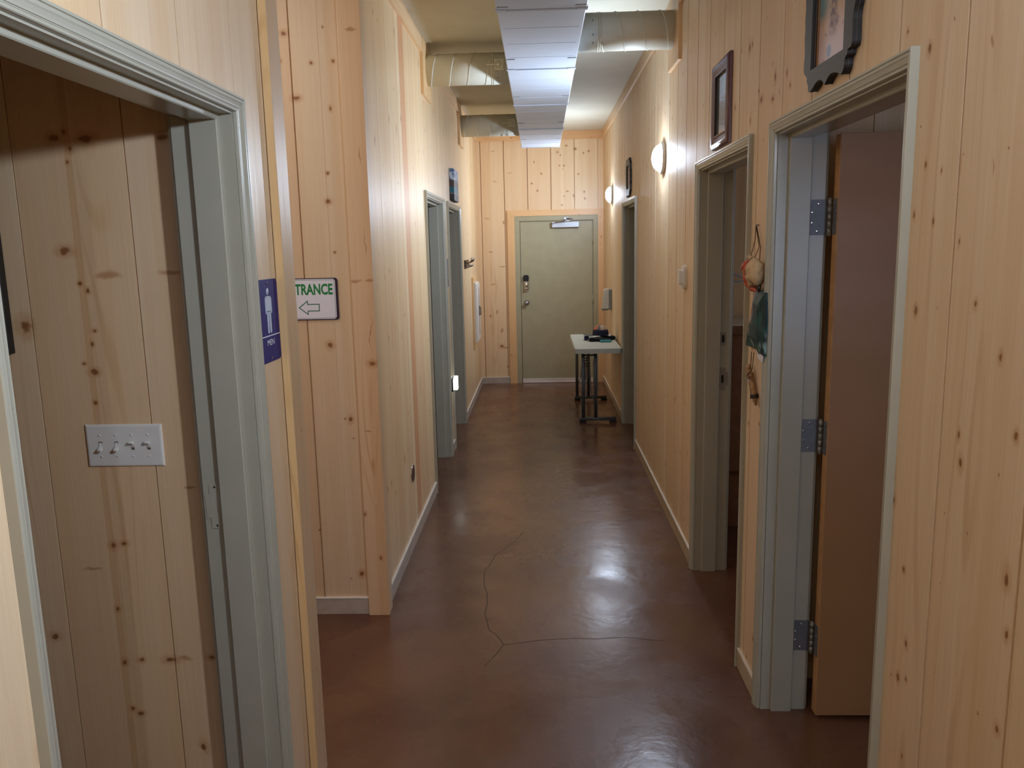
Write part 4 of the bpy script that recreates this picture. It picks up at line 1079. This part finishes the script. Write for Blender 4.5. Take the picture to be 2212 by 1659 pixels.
bm = B(); box(bm, .60, .715, 8.195, 8.235, tz+.0005, tz+.024, idn, .008)
single('headband', bm, M['teal'], (.66, 8.215, tz), 'teal folded headband at the front of the pile', 'headband', smooth=True)
bm = B(); box(bm, .452, .50, 8.42, 8.52, tz+.0005, tz+.036, idn, .006)
single('folded_hat', bm, plain('indigo_cloth', (44, 46, 96), .8, var=.08, scale=40), (.476, 8.47, tz), 'small indigo folded cloth at the left edge of the pile', 'clothing')
bm = B(); box(bm, .488, .512, 8.385, 8.412, tz+.0005, tz+.018, idn, .003)
single('paper_slip', bm, M['signwhite'], (.50, 8.40, tz), 'tiny white slip beside the indigo cloth', 'paper')

# ------------------------------------------------------------------ ROOM seen through the second right doorway
M['brownwood'] = plain('brown_cabinet', (132, 92, 66), .5, var=.05, scale=14)
t = thing('storage_cabinet', (1.75, 4.93, 0), 'brown cabinet inside the second right room', 'cabinet')
bm = B(); box(bm, 1.0, 2.4, 4.72, 5.185, .36, 1.19, idn, .003); part('body', bm, M['brownwood'], t)
bm = B(); box(bm, .985, 2.415, 4.70, 5.188, 1.19, 1.238, idn, .003); part('top_rail', bm, M['brownwood'], t)
bm = B(); box(bm, 1.0, 2.4, 4.76, 5.185, 0, .36, idn, .003); part('plinth', bm, M['brownwood'], t)
bm = B(); box(bm, 1.0, 2.3, 4.705, 5.185, 1.2385, 1.246, idn, .002)
single('white_cloth', bm, M['white_pl'], (1.65, 4.94, 1.2385), 'white cloth lying on the brown cabinet in the second right room', 'cloth')
hx, hy, hz = 1.145, 5.17, 1.60
bm = B(); tube(bm, [(hx, 5.2, hz), (hx, 5.13, hz+.004)], [.008, .010], 10)
single('wall_peg', bm, M['bronze'], (hx, 5.2, hz), 'peg on the back wall of the second right room', 'peg')
t = thing('clothes_hanger', (hx, hy, hz-.1), 'pale blue plastic clothes hanger in the second right room', 'hanger')
M['hangblue'] = plain('pale_blue_plastic', (170, 184, 216), .3)
bm = B(); tube(bm, [(hx, hy, hz-.045), (hx-.14, hy, hz-.105), (hx-.148, hy, hz-.118), (hx-.13, hy, hz-.128), (hx+.12, hy, hz-.128), (hx+.142, hy, hz-.118), (hx+.14, hy, hz-.104), (hx, hy, hz-.045)], .0045, 8); part('bar', bm, M['hangblue'], t)
bm = B(); tube(bm, [(hx, hy, hz-.045), (hx, hy, hz-.02)] + [(hx+.0165*math.sin(a), hy, hz+.0+.0165*math.cos(a)-.002) for a in [PI*.85-(PI*1.45)*i/10 for i in range(11)]], .0025, 8); part('hook', bm, M['steel'], t)

# ------------------------------------------------------------------ LIGHT, CAMERA
area('window_daylight', (2.0, -1.19, 1.55), (PI/2, 0, 0), 1.2, 1.2, 18, (.52, .68, 1.0))
area('window_daylight', (3.38, 3.9, 1.55), (0, PI/2, 0), 1.2, 1.0, 5, (.6, .74, 1.0))
w = bpy.data.worlds.new('World'); SC.world = w; w.use_nodes = True
w.node_tree.nodes['Background'].inputs[0].default_value = (.55, .68, .9, 1); w.node_tree.nodes['Background'].inputs[1].default_value = 0.5

cam = bpy.data.cameras.new('Camera'); co_ = bpy.data.objects.new('Camera', cam); C.objects.link(co_)
cam.sensor_fit = 'HORIZONTAL'; cam.sensor_width = 36.0; cam.lens = 1735.67/2212*36; cam.clip_start = 0.05; cam.clip_end = 60
p, y, r = -.1683, -.038, -.0222
fw = Vector((math.sin(y)*math.cos(p), math.cos(y)*math.cos(p), math.sin(p))); rt = Vector((math.cos(y), -math.sin(y), 0)); up = rt.cross(fw)
r2 = rt*math.cos(r) + up*math.sin(r); u2 = r2.cross(fw)
co_.matrix_world = Matrix(((r2.x, u2.x, -fw.x, 0), (r2.y, u2.y, -fw.y, 0), (r2.z, u2.z, -fw.z, CAMZ), (0, 0, 0, 1)))
SC.camera = co_
SC.view_settings.view_transform = 'Standard'; SC.view_settings.look = 'None'; SC.view_settings.gamma = 1.0
SC.view_settings.use_curve_mapping = False; SC.view_settings.exposure = 0.15
SC.cycles.max_bounces = 9; SC.cycles.diffuse_bounces = 6; SC.cycles.glossy_bounces = 4
SC.cycles.use_denoising = True; SC.cycles.sample_clamp_indirect = 4.0
SC.cycles.caustics_reflective = False; SC.cycles.caustics_refractive = False
